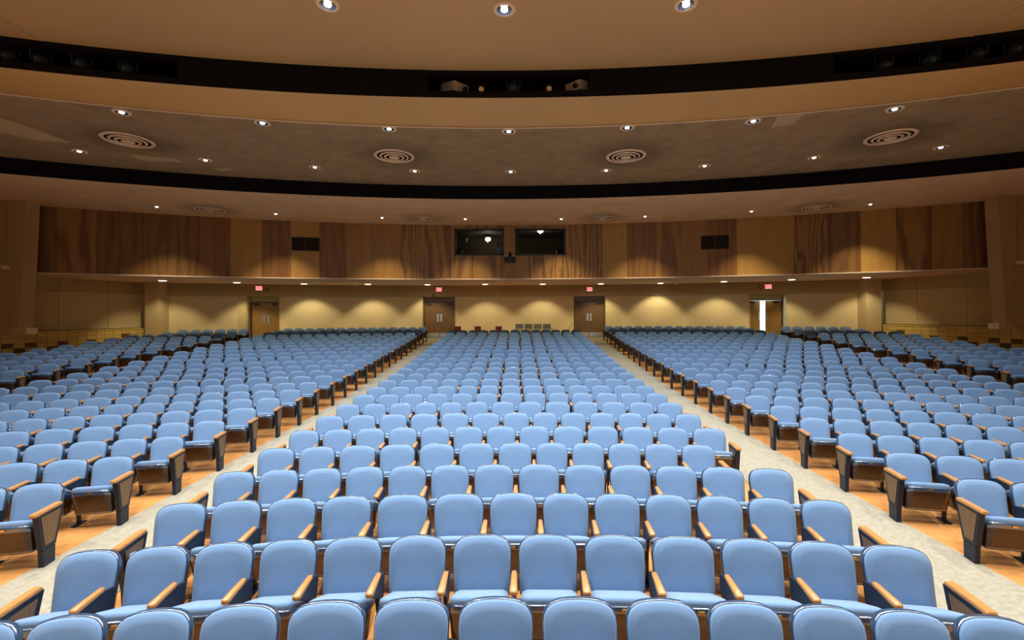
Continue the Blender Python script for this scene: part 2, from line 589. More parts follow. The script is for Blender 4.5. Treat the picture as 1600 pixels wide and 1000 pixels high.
DOORS = [(387, 437), (660, 711.5), (896, 946.5), (1171, 1229)]
DX = [(px_on_arc(a, RB, CY0, 490)[0], px_on_arc(b, RB, CY0, 490)[0]) for a, b in DOORS]
lw = MB()
edges = [-18.6] + [x for d in DX for x in d] + [18.6]
for k in range(0, len(edges), 2):
    arc_board(edges[k], edges[k + 1], 0.9, HZ, RB, CY0, 0.12, mb=lw, n=14, gap=0)
struct('wall_back_lower', lw.mesh('lower_back_wall', M['wall']))
# thin vertical joints of the header
for k, px in enumerate((460, 600, 775, 1010, 1320)):
    x, y = px_on_arc(px, RB - 0.10, CY0, 455)
    jb = MB()
    jb.box(-0.008, 0.008, -0.006, 0.004, HZ, SH)
    struct('trim_%d' % (20 + k), jb.mesh('header_joint', M['sidewall']), None, (x, y, 0), (0, 0, -math.asin((x) / (RB - CY0))))


def local_frame(xa, xb, zc):
    """frame on the chord of an opening: origin at its middle, x along it, -y into the hall"""
    a = Vector((xa, arc_y(xa, zc, CY0), 0))
    b = Vector((xb, arc_y(xb, zc, CY0), 0))
    return (a + b) / 2, math.atan2(b.y - a.y, b.x - a.x), (b - a).length


def door_set(n, dx, depth, leaf_mat, angles=(0, 0), jamb='jamb'):
    mid, rz, wdt = local_frame(dx[0], dx[1], RB)
    zf = 1.165
    root = struct('door_%d' % n, None, None, (mid.x, mid.y, zf), (0, 0, rz))
    h = HZ - zf
    hw = wdt / 2
    lh = 2.10
    fr = MB()
    fr.box(-hw - 0.02, -hw + 0.03, -0.02, depth + 0.1, 0, h)
    fr.box(hw - 0.03, hw + 0.02, -0.02, depth + 0.1, 0, h)
    fr.box(-hw, hw, -0.02, depth + 0.1, h - 0.02, h + 0.03)
    link('door_frame', fr.mesh('door_frame', M[jamb]), root)
    tr = MB()
    tr.box(-hw + 0.03, hw - 0.03, depth, depth + 0.08, lh + 0.04, h - 0.02, 0)
    link('transom_panel', tr.mesh('transom_panel', M['door_dark' if leaf_mat == 'door_dark' else 'jamb']), root)
    hd = MB()
    hd.box(-hw + 0.03, hw - 0.03, depth - 0.02, depth + 0.08, lh, lh + 0.05)
    hd.box(-hw + 0.03, -hw + 0.08, depth - 0.02, depth + 0.08, 0, lh)
    hd.box(hw - 0.08, hw - 0.03, depth - 0.02, depth + 0.08, 0, lh)
    link('inner_frame', hd.mesh('inner_frame', M['grille']), root)
    lwid = hw - 0.085
    for k, s in enumerate((-1, 1)):
        lf = MB()
        lf.box(0, s * lwid, -0.022, 0.022, 0.02, lh - 0.005) if s > 0 else lf.box(-lwid, 0, -0.022, 0.022, 0.02, lh - 0.005)
        lme = lf.mesh('leaf', M[leaf_mat])
        lme.transform(Matrix.Translation((-s * lwid, 0, 0)))
        leaf = link('leaf', lme, root, (s * (hw - 0.08), depth + 0.03, 0), (0, 0, angles[k]))
        pp = MB()
        px_ = -s * (lwid - 0.09)
        pp.box(px_ - 0.055, px_ + 0.055, -0.034, -0.020, 0.98, 1.42)
        link('push_plate', pp.mesh('push_plate', M['steel']), leaf)
        kp = MB()
        kp.box(min(0, -s * lwid) + 0.02, max(0, -s * lwid) - 0.02, -0.030, -0.020, 0.03, 0.29)
        link('kick_plate', kp.mesh('kick_plate', M['steel']), leaf)
        cl = MB()
        cl.box(min(-s * 0.10, -s * 0.42), max(-s * 0.10, -s * 0.42), -0.085, -0.020, lh - 0.13, lh - 0.06)
        cl.tube((-s * 0.38, -0.06, lh - 0.05), (-s * 0.12, -0.16, lh - 0.02), 0.012)
        link('door_closer', cl.mesh('door_closer', M['grille']), leaf)
    return root, mid, rz


door_set(1, DX[0], 0.55, 'door_wood')
door_set(2, DX[1], 0.42, 'door_dark')
door_set(3, DX[2], 0.42, 'door_dark')
d4, mid4, rz4 = door_set(4, DX[3], 0.75, 'door_wood', angles=(math.radians(36), math.radians(-30)))
# bright lobby seen through the open door
lb = MB()
lb.box(-2.6, 3.2, 1.0, 1.02, -0.02, 3.0, 0)
lb2 = MB()
lob = struct('wall_lobby', None, None, (mid4.x, mid4.y, 1.165), (0, 0, rz4))
q = MB()
q.box(-2.4, 3.4, 4.2, 4.3, -0.05, 3.2)
q.box(-2.5, -2.4, 0.95, 4.3, -0.05, 3.2)
q.box(3.4, 3.5, 0.95, 4.3, -0.05, 3.2)
q.box(-2.5, 3.5, 0.95, 4.3, 3.1, 3.2)
q.box(-2.5, 3.5, 0.80, 4.3, -0.06, -0.01)
link('lobby_walls', q.mesh('lobby_walls', M['lobby']), lob)
lw_ = MB()
lw_.box(-2.0, 1.6, 4.14, 4.19, 0.3, 2.6)
link('lobby_window', lw_.mesh('lobby_window', M['day']), lob)
ll = lamp('lobby_daylight', 'AREA', Vector((0, 0, 0)), 170.0, (0.80, 0.92, 1.0), size=1.2)
ll.parent = lob
ll.location = (-1.25, 2.9, 1.6)
ll.rotation_euler = (Vector((1.0, 0.3, 1.1)) - Vector(ll.location)).to_track_quat('-Z', 'Y').to_euler()

# pale pilaster beside the first door, with a cabinet and a plate on it
p1 = px_on_arc(372.5, RB, CY0, 490)[0]
mid, rz, wd = local_frame(p1, DX[0][0], RB)
pl = MB()
pl.box(-wd / 2, wd / 2 - 0.02, -0.14, 0.1, -0.05, HZ - 1.165)
pil = struct('trim_8', pl.mesh('door_pilaster', M['jamb']), None, (mid.x, mid.y, 1.165), (0, 0, rz))
cb = MB()
cb.box(-0.14, 0.14, -0.215, -0.14, 0.16, 0.56)
cb.box(-0.11, 0.11, -0.225, -0.215, 0.19, 0.53)
o = thing('wall_cabinet', 'small pale metal cabinet on the pilaster beside the orange-brown double door', 'cabinet', (mid.x, mid.y, 1.165), rz, data=None)
link('cabinet_body', cb.mesh('cabinet_body', M['white']), o)
cb = MB()
cb.tube((0.09, -0.24, 0.33), (0.09, -0.24, 0.39), 0.008)
link('latch', cb.mesh('latch', M['steel']), o)
sg = MB()
sg.box(-0.07, 0.07, -0.152, -0.14, 1.05, 1.52)
thing('wall_plate', 'narrow pale plate on the pilaster above the small metal cabinet', 'plate', (mid.x, mid.y, 1.165), rz, data=sg.mesh('wall_plate', M['jamb']))


# ------------------------------------------------------------------ side walls
def side_wall(s):
    side = 'left' if s < 0 else 'right'
    A = Vector((s * 18.45, 23.7))
    B = Vector((s * 21.3, 12.3))
    d = (B - A).normalized()
    L = (B - A).length
    nrm = Vector((d.y, -d.x))
    if nrm.x * s > 0:
        nrm = -nrm                          # into the hall

    def P(u, off, z):
        p = A + d * u + nrm * off
        return (p.x, p.y, z)

    def slab(mb, u0, u1, o0, o1, z0, z1, mi=0):
        vs = [P(u, o_, z) for z in (z0, z1) for o_ in (o0, o1) for u in (u0, u1)]
        mb.add(vs, [(0, 2, 3, 1), (4, 5, 7, 6), (0, 1, 5, 4), (2, 6, 7, 3), (1, 3, 7, 5), (0, 4, 6, 2)], mi)

    top = CZ - 0.66
    base = MB()
    slab(base, -0.2, L, -0.25, -0.02, 0.3, top, 0)
    slab(base, -0.2, L, -0.75, -0.45, top - 0.05, SH + 0.3, 1)
    w = struct('wall_' + side, base.mesh('side_wall', [M['grout'], M['header']]))
    # glazed blocks of the wainscot
    tl, th = 0.36, 0.2
    tm = MB()
    hw_, hh = tl / 2 - 0.003, th / 2 - 0.003
    tm.add([(-hw_, 0, -hh), (hw_, 0, -hh), (hw_, 0, hh), (-hw_, 0, hh), (-hw_ + 0.008, -0.022, -hh + 0.008), (hw_ - 0.008, -0.022, -hh + 0.008),
            (hw_ - 0.008, -0.022, hh - 0.008), (-hw_ + 0.008, -0.022, hh - 0.008)],
           [(4, 5, 6, 7), (0, 1, 5, 4), (1, 2, 6, 5), (2, 3, 7, 6), (3, 0, 4, 7)])
    tme = {k: tm.mesh('tile', M[k]) for k in ('tile', 'tile_brown', 'tile_green')}
    rz = math.atan2(-nrm.x, nrm.y) + PI
    dark = {(1, 1): 'tile_brown', (4, 1): 'tile_brown', (8, 2): 'tile_brown', (11, 2): 'tile_brown', (14, 2): 'tile_brown', (16, 2): 'tile_brown', (19, 2): 'tile_brown',
            (12, 3): 'tile_brown', (9, 3): 'tile_brown', (15, 3): 'tile_green', (18, 3): 'tile_brown', (6, 2): 'tile_brown', (21, 2): 'tile_brown', (22, 3): 'tile_green'}
    k = 0
    for c in range(int(L / tl)):
        u = (c + 0.5) * tl
        for r in range(7):
            z = top - 0.06 - (r + 0.5) * th
            p = P(u, -0.02, z)
            if z + th < floor_z(p[0], p[1]):
                continue
            link('tile' if k == 0 else 'tile.%03d' % k, tme[dark.get((c, r), 'tile')], w, p, (0, 0, rz))
            k += 1
    cap = MB()
    slab(cap, -0.1, L, -0.5, 0.03, top - 0.055, top)
    slab(cap, -0.1, L, -0.47, -0.44, top, top + 0.05, 1)
    link('wainscot_cap', cap.mesh('wainscot_cap', [M['tile'], M['black']]), w)
    us = [0.0, 2.1, 4.05, 6.2, L]
    for k in range(4):
        pm = MB()
        slab(pm, us[k] + 0.008, us[k + 1] - 0.008, -0.45, -0.40, top + 0.02, CZ + 1.05)
        link('wall_panel', pm.mesh('wall_panel', M['sidewall']), w)
        pm = MB()
        slab(pm, us[k] + 0.008, us[k + 1] - 0.008, -0.45, -0.33, CZ + 1.06, SH + (0.1 if k > 1 else 0.0))
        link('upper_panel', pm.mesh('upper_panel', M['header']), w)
    # corner column
    cm = MB()
    cx, cyy = s * 18.12, 23.1
    cm.box(cx - 0.38, cx + 0.38, cyy - 0.25, cyy + 0.6, 0.8, SH)
    struct('trim_%d' % (9 if s < 0 else 10), cm.mesh('corner_column', M['sidewall']))
    # big tapered pilaster at the end of the wood wall, and its return towards the wood

    def ray(px, Z):
        return CX + (px - VX) * Z / FPX
    m = lambda px: px if s < 0 else 2 * VX - px - 14
    Zp = 17.0
    pm = MB()
    t0, t1, b0 = ray(m(42), Zp), ray(m(36), Zp), ray(m(28), Zp)
    far = s * 22.0
    zt, zm, zb = H1 + 0.1, CZ + 1.66, CZ - 0.62

    def face(xt, xb, z1, z0, y0, y1, mi):
        vs = [(xt, y0, z1), (far, y0, z1), (far, y1, z1), (xt, y1, z1), (xb, y0, z0), (far, y0, z0), (far, y1, z0), (xb, y1, z0)]
        pm.add(vs, [(0, 1, 2, 3), (7, 6, 5, 4), (0, 4, 5, 1), (3, 2, 6, 7), (0, 3, 7, 4), (1, 5, 6, 2)], mi)
    face(t0, t1, zt, zm, Zp, Zp + 0.5, 0)
    face(t1 + s * 0.02, b0, zm - 0.02, zb, Zp + 0.02, Zp + 0.5, 0)
    face(t1 - s * 0.0, t1, zm + 0.0, zm - 0.03, Zp - 0.03, Zp + 0.5, 0)
    pil_ = struct('trim_%d' % (11 if s < 0 else 12), pm.mesh('pilaster', M['pilaster']))
    gm = MB()
    xg = ray(m(12), Zp)
    gm.box(xg - 0.03, xg + 0.03, Zp - 0.02, Zp + 0.02, zm + 0.03, zt)
    xg2 = ray(m(16), Zp)
    gm.box(xg2 - 0.012, xg2 + 0.012, Zp - 0.01, Zp + 0.03, zb, zm - 0.4)
    gm.box(min(xg2, far), max(xg2, far), Zp - 0.012, Zp + 0.03, zm - 0.62, zm - 0.60)
    link('groove_trim', gm.mesh('groove_trim', M['header']), pil_)
    bm_ = MB()
    xb0, xb1 = ray(m(41), Zp - 0.3), ray(m(13), Zp - 0.3)
    bm_.box(min(xb0, xb1), max(xb0, xb1), Zp - 0.3, Zp + 0.1, CZ - 0.68, CZ - 0.46)
    link('base_block', bm_.mesh('base_block', M['pilaster']), pil_)
    # sensor box on the pilaster
    sx = ray(m(8), Zp - 0.1)
    sm = MB()
    sm.box(-0.10, 0.10, -0.11, 0.0, -0.07, 0.07)
    so = thing('junction_box', 'small pale box on the tan pilaster at the %s' % ('closed-door end of the hall' if s < 0 else 'daylit-door end of the hall'), 'box', (sx, Zp - 0.03, zm + 0.12))
    link('box_body', sm.mesh('box_body', M['ring']), so)
    sm = MB()
    sm.tube((0, -0.04, 0.06), (0, -0.04, 2.2), 0.018)
    link('conduit', sm.mesh('conduit', M['header']), so)
    # return between the pilaster and the wood wall
    Zw = 18.0
    rm = MB()
    rt = (ray(m(42), Zp + 0.3), Zp + 0.3, H1 + 0.05)
    rb = (ray(m(36), Zp + 0.3), Zp + 0.3, SH - 0.03)
    wt = (ray(m(43), Zw + 0.2), Zw + 0.2, H1 + 0.05)
    wb = (ray(m(55), Zw + 0.2), Zw + 0.2, SH - 0.03)
    o4 = Vector((s * 0.12, 0, 0))
    vs = [rt, wt, wb, rb] + [tuple(Vector(p) + o4) for p in (rt, wt, wb, rb)]
    rm.add(vs, [(0, 1, 2, 3), (7, 6, 5, 4), (0, 4, 5, 1), (1, 5, 6, 2), (2, 6, 7, 3), (3, 7, 4, 0)])
    struct('trim_%d' % (13 if s < 0 else 14), rm.mesh('wall_return', M['pilaster']))
    # outer side wall up to the ceilings, behind the pilaster and out of frame
    om = MB()
    om.box(min(s * 21.0, s * 21.3), max(s * 21.0, s * 21.3), -3, 17.4, -0.2, H4 + 0.2)
    struct('wall_%s_outer' % side, om.mesh('outer_wall', M['pilaster']))


side_wall(-1)
side_wall(1)


# ------------------------------------------------------------------ auditorium seats
def rounded(corners, k):
    """closed outline from (x, y, radius) corners"""
    out = []
    n = len(corners)
    for i, (x, y, r) in enumerate(corners):
        p = Vector((x, y))
        a = (Vector(corners[i - 1][:2]) - p).normalized()
        b = (Vector(corners[(i + 1) % n][:2]) - p).normalized()
        ang = a.angle(b)
        t = r / math.tan(ang / 2)
        s0, s1 = p + a * t, p + b * t
        for j in range(k + 1):
            u = j / k
            out.append(tuple(s0 * (1 - u) ** 2 + p * 2 * u * (1 - u) + s1 * u * u))
    return out


BH, REC = 0.465, math.radians(13)
BZ = 0.77 - BH * math.cos(REC)


def back_pt(u, v, d):
    d = d + 0.36 * u * u - 0.02
    return (u, -(BH - v) * math.sin(REC) - d * math.cos(REC), BZ + v * math.cos(REC) + d * math.sin(REC))


def dense(pts, step):
    out = []
    for i, p in enumerate(pts):
        q_ = pts[(i + 1) % len(pts)]
        d = math.hypot(q_[0] - p[0], q_[1] - p[1])
        n = max(1, int(round(d / step)))
        out += [(p[0] + (q_[0] - p[0]) * j / n, p[1] + (q_[1] - p[1]) * j / n) for j in range(n)]
    return out


def back_geo(k, step):
    arch = 0.030
    pts = dense(rounded([(-0.222, 0, 0.05), (0.222, 0, 0.05), (0.240, BH - arch, 0.105), (-0.240, BH - arch, 0.105)], k), step)
    o_ = []
    for (u, v) in pts:
        w = min(1, max(0, (v - 0.2) / (BH - arch - 0.2)))
        o_.append((u, v + arch * (1 - (u / 0.235) ** 2) * w))

    def ring(s, d, sv=None):
        sv = s if sv is None else sv
        c = BH * 0.5
        return [back_pt(u * s, c + (v - c) * sv, d) for u, v in o_]
    pad, shell = MB(), MB()
    pad.rings([ring(0.992, 0.004), ring(0.988, 0.024), ring(0.94, 0.040), ring(0.72, 0.050), ring(0.36, 0.054)], 0, False, True)
    shell.rings([ring(0.975, 0.008), ring(0.995, 0.020, 0.996), ring(1.014, 0.018, 1.012), ring(1.026, 0.002, 1.020), ring(1.015, -0.026, 1.008), ring(0.85, -0.044), ring(0.4, -0.054)], 0, False, True)
    return pad, shell


def seat_geo(k, step):
    pts = dense(rounded([(-0.215, 0.0, 0.04), (0.215, 0.0, 0.04), (0.222, 0.37, 0.075), (-0.222, 0.37, 0.075)], k), step)
    y0 = -0.105

    def top(s, dz):
        return [(x * s, y0 - (0.2 + (v - 0.2) * s), 0.345 + 0.170 * (0.2 + (v - 0.2) * s) / 0.37 + dz) for x, v in pts]

    def low(sx, a, b, z, sl=0.0):
        return [(x * sx, y0 - (a + b * v), z + sl * v) for x, v in pts]
    pad, pan = MB(), MB()
    pad.rings([top(0.99, -0.035), top(1.0, -0.005), top(0.97, 0.020), top(0.84, 0.036), top(0.45, 0.043)], 0, False, True, flip=True)
    pan.rings([top(0.96, -0.03), top(1.02, -0.026), top(1.04, -0.045), top(1.03, -0.085), low(0.99, 0.03, 0.86, 0.215, 0.32),
               low(0.97, 0.06, 0.71, 0.195, 0.03), low(0.93, 0.07, 0.64, 0.172, 0.02), low(0.6, 0.13, 0.4, 0.168, 0.02)],
              [0, 0, 0, 1, 1, 0, 1], False, True)
    return pad, pan


def arm_geo(end, k=4):
    mb = MB()
    if end:
        o_ = rounded([(-0.034, -0.15, 0.006), (-0.034, -0.52, 0.008), (0.034, -0.52, 0.008), (0.034, -0.15, 0.006)], 2)
    else:
        o_ = rounded([(-0.018, -0.235, 0.012), (-0.031, -0.515, 0.029), (0.031, -0.515, 0.029), (0.018, -0.235, 0.012)], k)
    c = -0.36

    def ring(s, z):
        return [(x * s, c + (y - c) * (1 - (1 - s) * 0.2), z) for x, y in o_]
    mb.rings([ring(0.8, 0.572), ring(1.0, 0.580), ring(1.0, 0.598), ring(0.82, 0.608)], 0, True, True, smooth=not end)
    return mb


def leg_geo():
    mb = MB()
    mb.prism([(-0.12, 0.545), (-0.235, 0.574), (-0.47, 0.574), (-0.455, 0.545), (-0.30, 0.44), (-0.265, 0.30), (-0.215, 0.30), (-0.15, 0.40)], -0.015, 0.015)
    mb.prism([(-0.268, 0.30), (-0.260, 0.015), (-0.222, 0.015), (-0.215, 0.30)], -0.014, 0.014)
    mb.box(-0.035, 0.035, -0.33, -0.15, 0.0, 0.016)
    return mb


def panel_geo(s):
    mb = MB()
    mb.prism([(-0.13, 0.573), (-0.478, 0.573), (-0.420, 0.195), (-0.245, 0.195)], -0.028, 0.028)
    mb.prism([(-0.248, 0.188), (-0.416, 0.188), (-0.405, 0.0), (-0.255, 0.0)], -0.025, 0.025)
    ins = MB()
    x0, x1 = (0.026, 0.033) if s > 0 else (-0.033, -0.026)
    ins.prism([(-0.180, 0.545), (-0.445, 0.545), (-0.396, 0.235), (-0.275, 0.235)], x0, x1)
    x0, x1 = (-0.032, -0.026) if s > 0 else (0.026, 0.032)
    ins.prism([(-0.190, 0.535), (-0.435, 0.535), (-0.390, 0.245), (-0.282, 0.245)], x0, x1)
    return mb, ins


def plate_geo():
    mb = MB()
    mb.box(-0.022, 0.022, -0.495, -0.478, 0.452, 0.470)
    return mb


HX = 0.5375 / 2
hi_pad, hi_shell = back_geo(4, 0.05)
hi_sp, hi_pan = seat_geo(3, 0.07)
G = {'back_pad': hi_pad.mesh('back_pad', M['fabric']), 'backrest': hi_shell.mesh('backrest', M['navy']),
     'seat_pad': hi_sp.mesh('seat_pad', M['fabric']), 'seat': hi_pan.mesh('seat', [M['navy'], M['ply']]),
     'armrest': arm_geo(False).mesh('armrest', M['arm']), 'armrest_end': arm_geo(True).mesh('armrest', M['arm']),
     'leg': leg_geo().mesh('leg', M['metal_navy']), 'number_plate': plate_geo().mesh('number_plate', M['brass'])}
for s in (-1, 1):
    a, b = panel_geo(s)
    G['panel%d' % s] = a.mesh('end_panel', M['metal_navy'])
    G['inset%d' % s] = b.mesh('inset', M['inset'])

# -------- where every seat stands
PXROWS = {1: [-25, 110, 245, 378, 515, 645, 775, 905, 1035, 1160, 1293, 1418, 1552],
          2: [145, 250, 357, 453, 553, 655, 752, 857, 957, 1067, 1172, 1280, 1397],
          3: [287, 373, 458, 543, 630, 719, 803, 884, 963, 1043, 1123, 1203, 1288],
          4: [369, 438, 506, 571, 637, 704, 771, 842, 913, 984, 1055, 1128, 1203],
          5: [434, 497, 560, 622, 683, 745, 806, 862, 918, 975, 1032, 1090],
          6: [477, 529, 580, 630, 680, 732, 783, 834, 888, 941, 996, 1050, 1107],
          7: [517, 566, 616, 663, 711, 759, 808, 851, 896, 940, 985, 1028, 1074],
          8: [545, 586, 627, 666, 705, 745, 786, 828, 871, 915, 958, 1002, 1046]}
ORD = ['first', 'second', 'third', 'fourth', 'fifth', 'sixth', 'seventh', 'eighth', 'ninth', 'tenth', 'eleventh', 'twelfth', 'thirteenth', 'fourteenth',
       'fifteenth', 'sixteenth', 'seventeenth', 'eighteenth', 'nineteenth', 'twentieth', 'twenty-first', 'twenty-second', 'twenty-third', 'twenty-fourth']


def th_of(x, R):
    return math.asin((x - 0.06) / R)


seats = []       # dict per seat


def add_row(block, r, ths):
    R = ROWZ[r - 1] - CY0
    z = 1.86 - ROWH[r - 1]
    n = len(ths)
    bounds = [(ths[i] + ths[i + 1]) / 2 for i in range(n - 1)]
    bounds = [2 * ths[0] - bounds[0]] + bounds + [2 * ths[-1] - bounds[-1]]
    for i, th in enumerate(ths):
        # sit midway between its two arm lines
        lo, hi = bounds[i], bounds[i + 1]
        tm = (lo + hi) / 2
        w = (hi - lo) * R
        x, y = 0.06 + R * math.sin(tm), CY0 + R * math.cos(tm)
        seats.append(dict(block=block, row=r, i=i, n=n, x=x, y=y, z=z, rz=-tm, sx=min(1.12, max(0.9, w / 0.5375))))


for r in range(1, 25):
    R = ROWZ[r - 1] - CY0
    if r in PXROWS:
        ths = [th_of(px_on_arc(p, ROWZ[r - 1], CY0, VY + FPX * 2.0 / ROWZ[r - 1])[0], R) for p in PXROWS[r]]
    else:
        a, b = th_of(-3.19, R), th_of(3.27, R)
        wts = [random.choice((0.955, 1.0, 1.0, 1.045)) for _ in range(12)]
        cum = np.concatenate([[0], np.cumsum(wts)])
        ths = [a + (b - a) * c / cum[-1] for c in cum]
    add_row('middle', r, ths)
for blk, (xin, xout), r0 in (('closed', (-5.15, -12.0), 4), ('daylit', (5.34, 12.12), 4)):
    for r in range(r0, 27):
        R = ROWZ[r - 1] - CY0
        a, b = th_of(xin, R), th_of(xout, R)
        n = int(round(abs(b - a) * R / 0.538)) + 1
        wts = [random.choice((0.955, 1.0, 1.0, 1.045)) for _ in range(n - 1)]
        cum = np.concatenate([[0], np.cumsum(wts)])
        ths = [a + (b - a) * c / cum[-1] for c in cum]
        add_row(blk, r, sorted(ths))
for blk, (xin, xout) in (('outer_closed', (-14.0, -17.1)), ('outer_daylit', (14.15, 17.2))):
    for r in range(11, 27):
        R = ROWZ[r - 1] - CY0
        xo = xout * (1.0 if r < 25 else 0.965)
        a, b = th_of(xin, R), th_of(xo, R)
        n = int(round(abs(b - a) * R / 0.538)) + 1
        ths = [a + (b - a) * k / (n - 1) for k in range(n)]
        add_row(blk, r, sorted(ths))

# how much of the picture each seat fills decides which ones become objects of their own
for s in seats:
    px = VX + FPX * (s['x'] - CX) / s['y']
    py = VY + FPX * (CZ - s['z'] - 0.5) / s['y']
    hw_ = FPX * 0.27 / s['y']
    vis = min(1600, px + hw_) - max(0, px - hw_)
    top = VY + FPX * (CZ - s['z'] - 0.77) / (s['y'])
    # a row hides what stands behind its backs: the strip between this row's top and the next one nearer
    nxt = VY + FPX * (CZ - s['z'] - 0.77) / max(0.6, s['y'] - 0.92)
    vh = max(0, min(1000, nxt) - max(0, top))
    s['px'], s['area'] = px, max(0, vis) * vh * (1.25 if s['i'] in (0, s['n'] - 1) else 1.0)
seats.sort(key=lambda q_: -q_['area'])
own = [s for s in seats[:300] if s['area'] > 0]
own_ids = set(id(s) for s in own)
rest = [s for s in seats if id(s) not in own_ids and s['px'] > -260 and s['px'] < 1860]


def seat_label(s):
    r, i, n = s['row'], s['i'], s['n']
    if s['block'] == 'middle':
        k = n - 1 - i
        row = 'nearest row' if r == 1 else ORD[r - 1] + ' row'
        return 'blue tip-up auditorium seat, %s from the daylit-door side, %s of middle block' % (ORD[k], row)
    k = (n - 1 - i) if s['block'] == 'closed' else i
    row = ORD[r - 4] + ' row'
    if k == 0:
        return 'blue aisle-end seat with dark wood-inset panel, %s of block on %s side' % (row, 'closed-door' if s['block'] == 'closed' else 'daylit-door')
    return 'blue tip-up seat, %s from the carpeted aisle, %s, %s block' % (ORD[k], row, 'closed-door side' if s['block'] == 'closed' else 'daylit-door side')


GROUPS = {'middle': 'blue seats of the middle block', 'closed': 'blue seats of the closed-door side block', 'daylit': 'blue seats of the daylit-door side block'}


def put(name, key, parent, x=0.0):
    o_ = D.objects.new(name, G[key])
    COL.objects.link(o_)
    o_.parent = parent
    if x:
        o_.location = (x, 0, 0)
    return o_


own.sort(key=lambda q_: (q_['row'], q_['block'], q_['i']))
for s in own:
    root = D.objects.new('auditorium_seat', None)
    COL.objects.link(root)
    root.empty_display_size = 0.2
    root.location = (s['x'], s['y'], s['z'])
    root.rotation_euler = (0, 0, s['rz'])
    root.scale = (s['sx'], 1, 1)
    root['label'] = seat_label(s)
    root['category'] = 'seat'
    root['group'] = GROUPS.get(s['block'], 'blue seats of the outer blocks')
    b_ = put('backrest', 'backrest', root)
    put('back_pad', 'back_pad', b_)
    st = put('seat', 'seat', root)
    put('seat_pad', 'seat_pad', st)
    put('number_plate', 'number_plate', st)
    first, last = s['i'] == 0, s['i'] == s['n'] - 1
    if first:
        put('armrest', 'armrest_end', root, -HX - 0.01)
        p_ = put('end_panel', 'panel-1', root, -HX - 0.01)
        put('inset', 'inset-1', p_)
    else:
        put('armrest', 'armrest', root, -HX)
        put('leg', 'leg', root, -HX)
    if last:
        put('armrest', 'armrest_end', root, HX + 0.01)
        p_ = put('end_panel', 'panel1', root, HX + 0.01)
        put('inset', 'inset1', p_)

# the rest of the seats, too many to hold singly: one mesh
MATS = [M['fabric'], M['navy'], M['ply'], M['arm'], M['metal_navy'], M['inset']]


def lod(kind):
    mb = MB()
    p_, s_ = back_geo(2, 0.09)
    sp_, pn_ = seat_geo(2, 0.12)
    mb.merge(p_, {0: 0})
    mb.merge(s_, {0: 1})
    mb.merge(sp_, {0: 0})
    mb.merge(pn_, {0: 1, 1: 2})
    T = Matrix.Translation

    def endp(sg, x):
        a_, b2 = panel_geo(sg)
        mb.merge(arm_geo(True), {0: 3}, T((x, 0, 0)))
        mb.merge(a_, {0: 4}, T((x, 0, 0)))
        mb.merge(b2, {0: 5}, T((x, 0, 0)))
    if kind == 'first':
        endp(-1, -HX - 0.01)
    else:
        mb.merge(arm_geo(False, 2), {0: 3}, T((-HX, 0, 0)))
        mb.merge(leg_geo(), {0: 4}, T((-HX, 0, 0)))
    if kind == 'last':
        endp(1, HX + 0.01)
    v = np.array(mb.v, dtype=np.float64)
    loops = np.concatenate([np.array(f) for f in mb.f])
    tot = np.array([len(f) for f in mb.f])
    return v, loops, tot, np.array(mb.m), np.array(mb.s)


LOD = {k: lod(k) for k in ('mid', 'first', 'last')}
AV, AL, AT, AM, AS = [], [], [], [], []
off = 0
for s in rest:
    v, lo, to, mi, sm = LOD['first' if s['i'] == 0 else 'last' if s['i'] == s['n'] - 1 else 'mid']
    c, sn = math.cos(s['rz']), math.sin(s['rz'])
    w = np.empty_like(v)
    vx = v[:, 0] * s['sx']
    w[:, 0] = vx * c - v[:, 1] * sn + s['x']
    w[:, 1] = vx * sn + v[:, 1] * c + s['y']
    w[:, 2] = v[:, 2] + s['z']
    AV.append(w)
    AL.append(lo + off)
    AT.append(to)
    AM.append(mi)
    AS.append(sm)
    off += len(v)
AV, AL, AT, AM, AS = (np.concatenate(q_) for q_ in (AV, AL, AT, AM, AS))
me = D.meshes.new('auditorium_seating')
me.vertices.add(len(AV))
me.vertices.foreach_set('co', AV.ravel())
me.loops.add(len(AL))
me.loops.foreach_set('vertex_index', AL.astype(np.int32))
me.polygons.add(len(AT))
me.polygons.foreach_set('loop_start', np.concatenate([[0], np.cumsum(AT)[:-1]]).astype(np.int32))
me.polygons.foreach_set('material_index', AM.astype(np.int32))
me.polygons.foreach_set('use_smooth', AS)
for x in MATS:
    me.materials.append(x)
me.update(calc_edges=True)
me.validate()
ob = link('auditorium_seating', me)
ob['kind'] = 'stuff'
ob['label'] = 'far rows of blue tip-up seats filling the back and outer blocks'
ob['category'] = 'seating'
print('seats', len(seats), 'own', len(own), 'rest', len(rest), 'faces', len(AT))


# ------------------------------------------------------------------ ceiling lights, diffusers, vents
def downlight_meshes(r, deep):
    ring = MB()
    ring.lathe([(r * 0.68, 0.0), (r * 0.70, -0.020), (r * 0.95, -0.018), (r, -0.004), (r, 0.004)], 24)
    cone = MB()
    cone.lathe([(r * 0.70, -0.019), (r * 0.55, -0.007), (r * 0.0001, -0.004)], 20)
    bulb = MB()
    bulb.lathe([(r * 0.30, -0.006), (r * 0.30, -0.018), (r * 0.22, -0.028), (r * 0.001, -0.031)], 16)
    return ring.mesh('trim_ring', M['ring']), cone.mesh('reflector', M['chrome'] if deep else M['black_gloss']), bulb


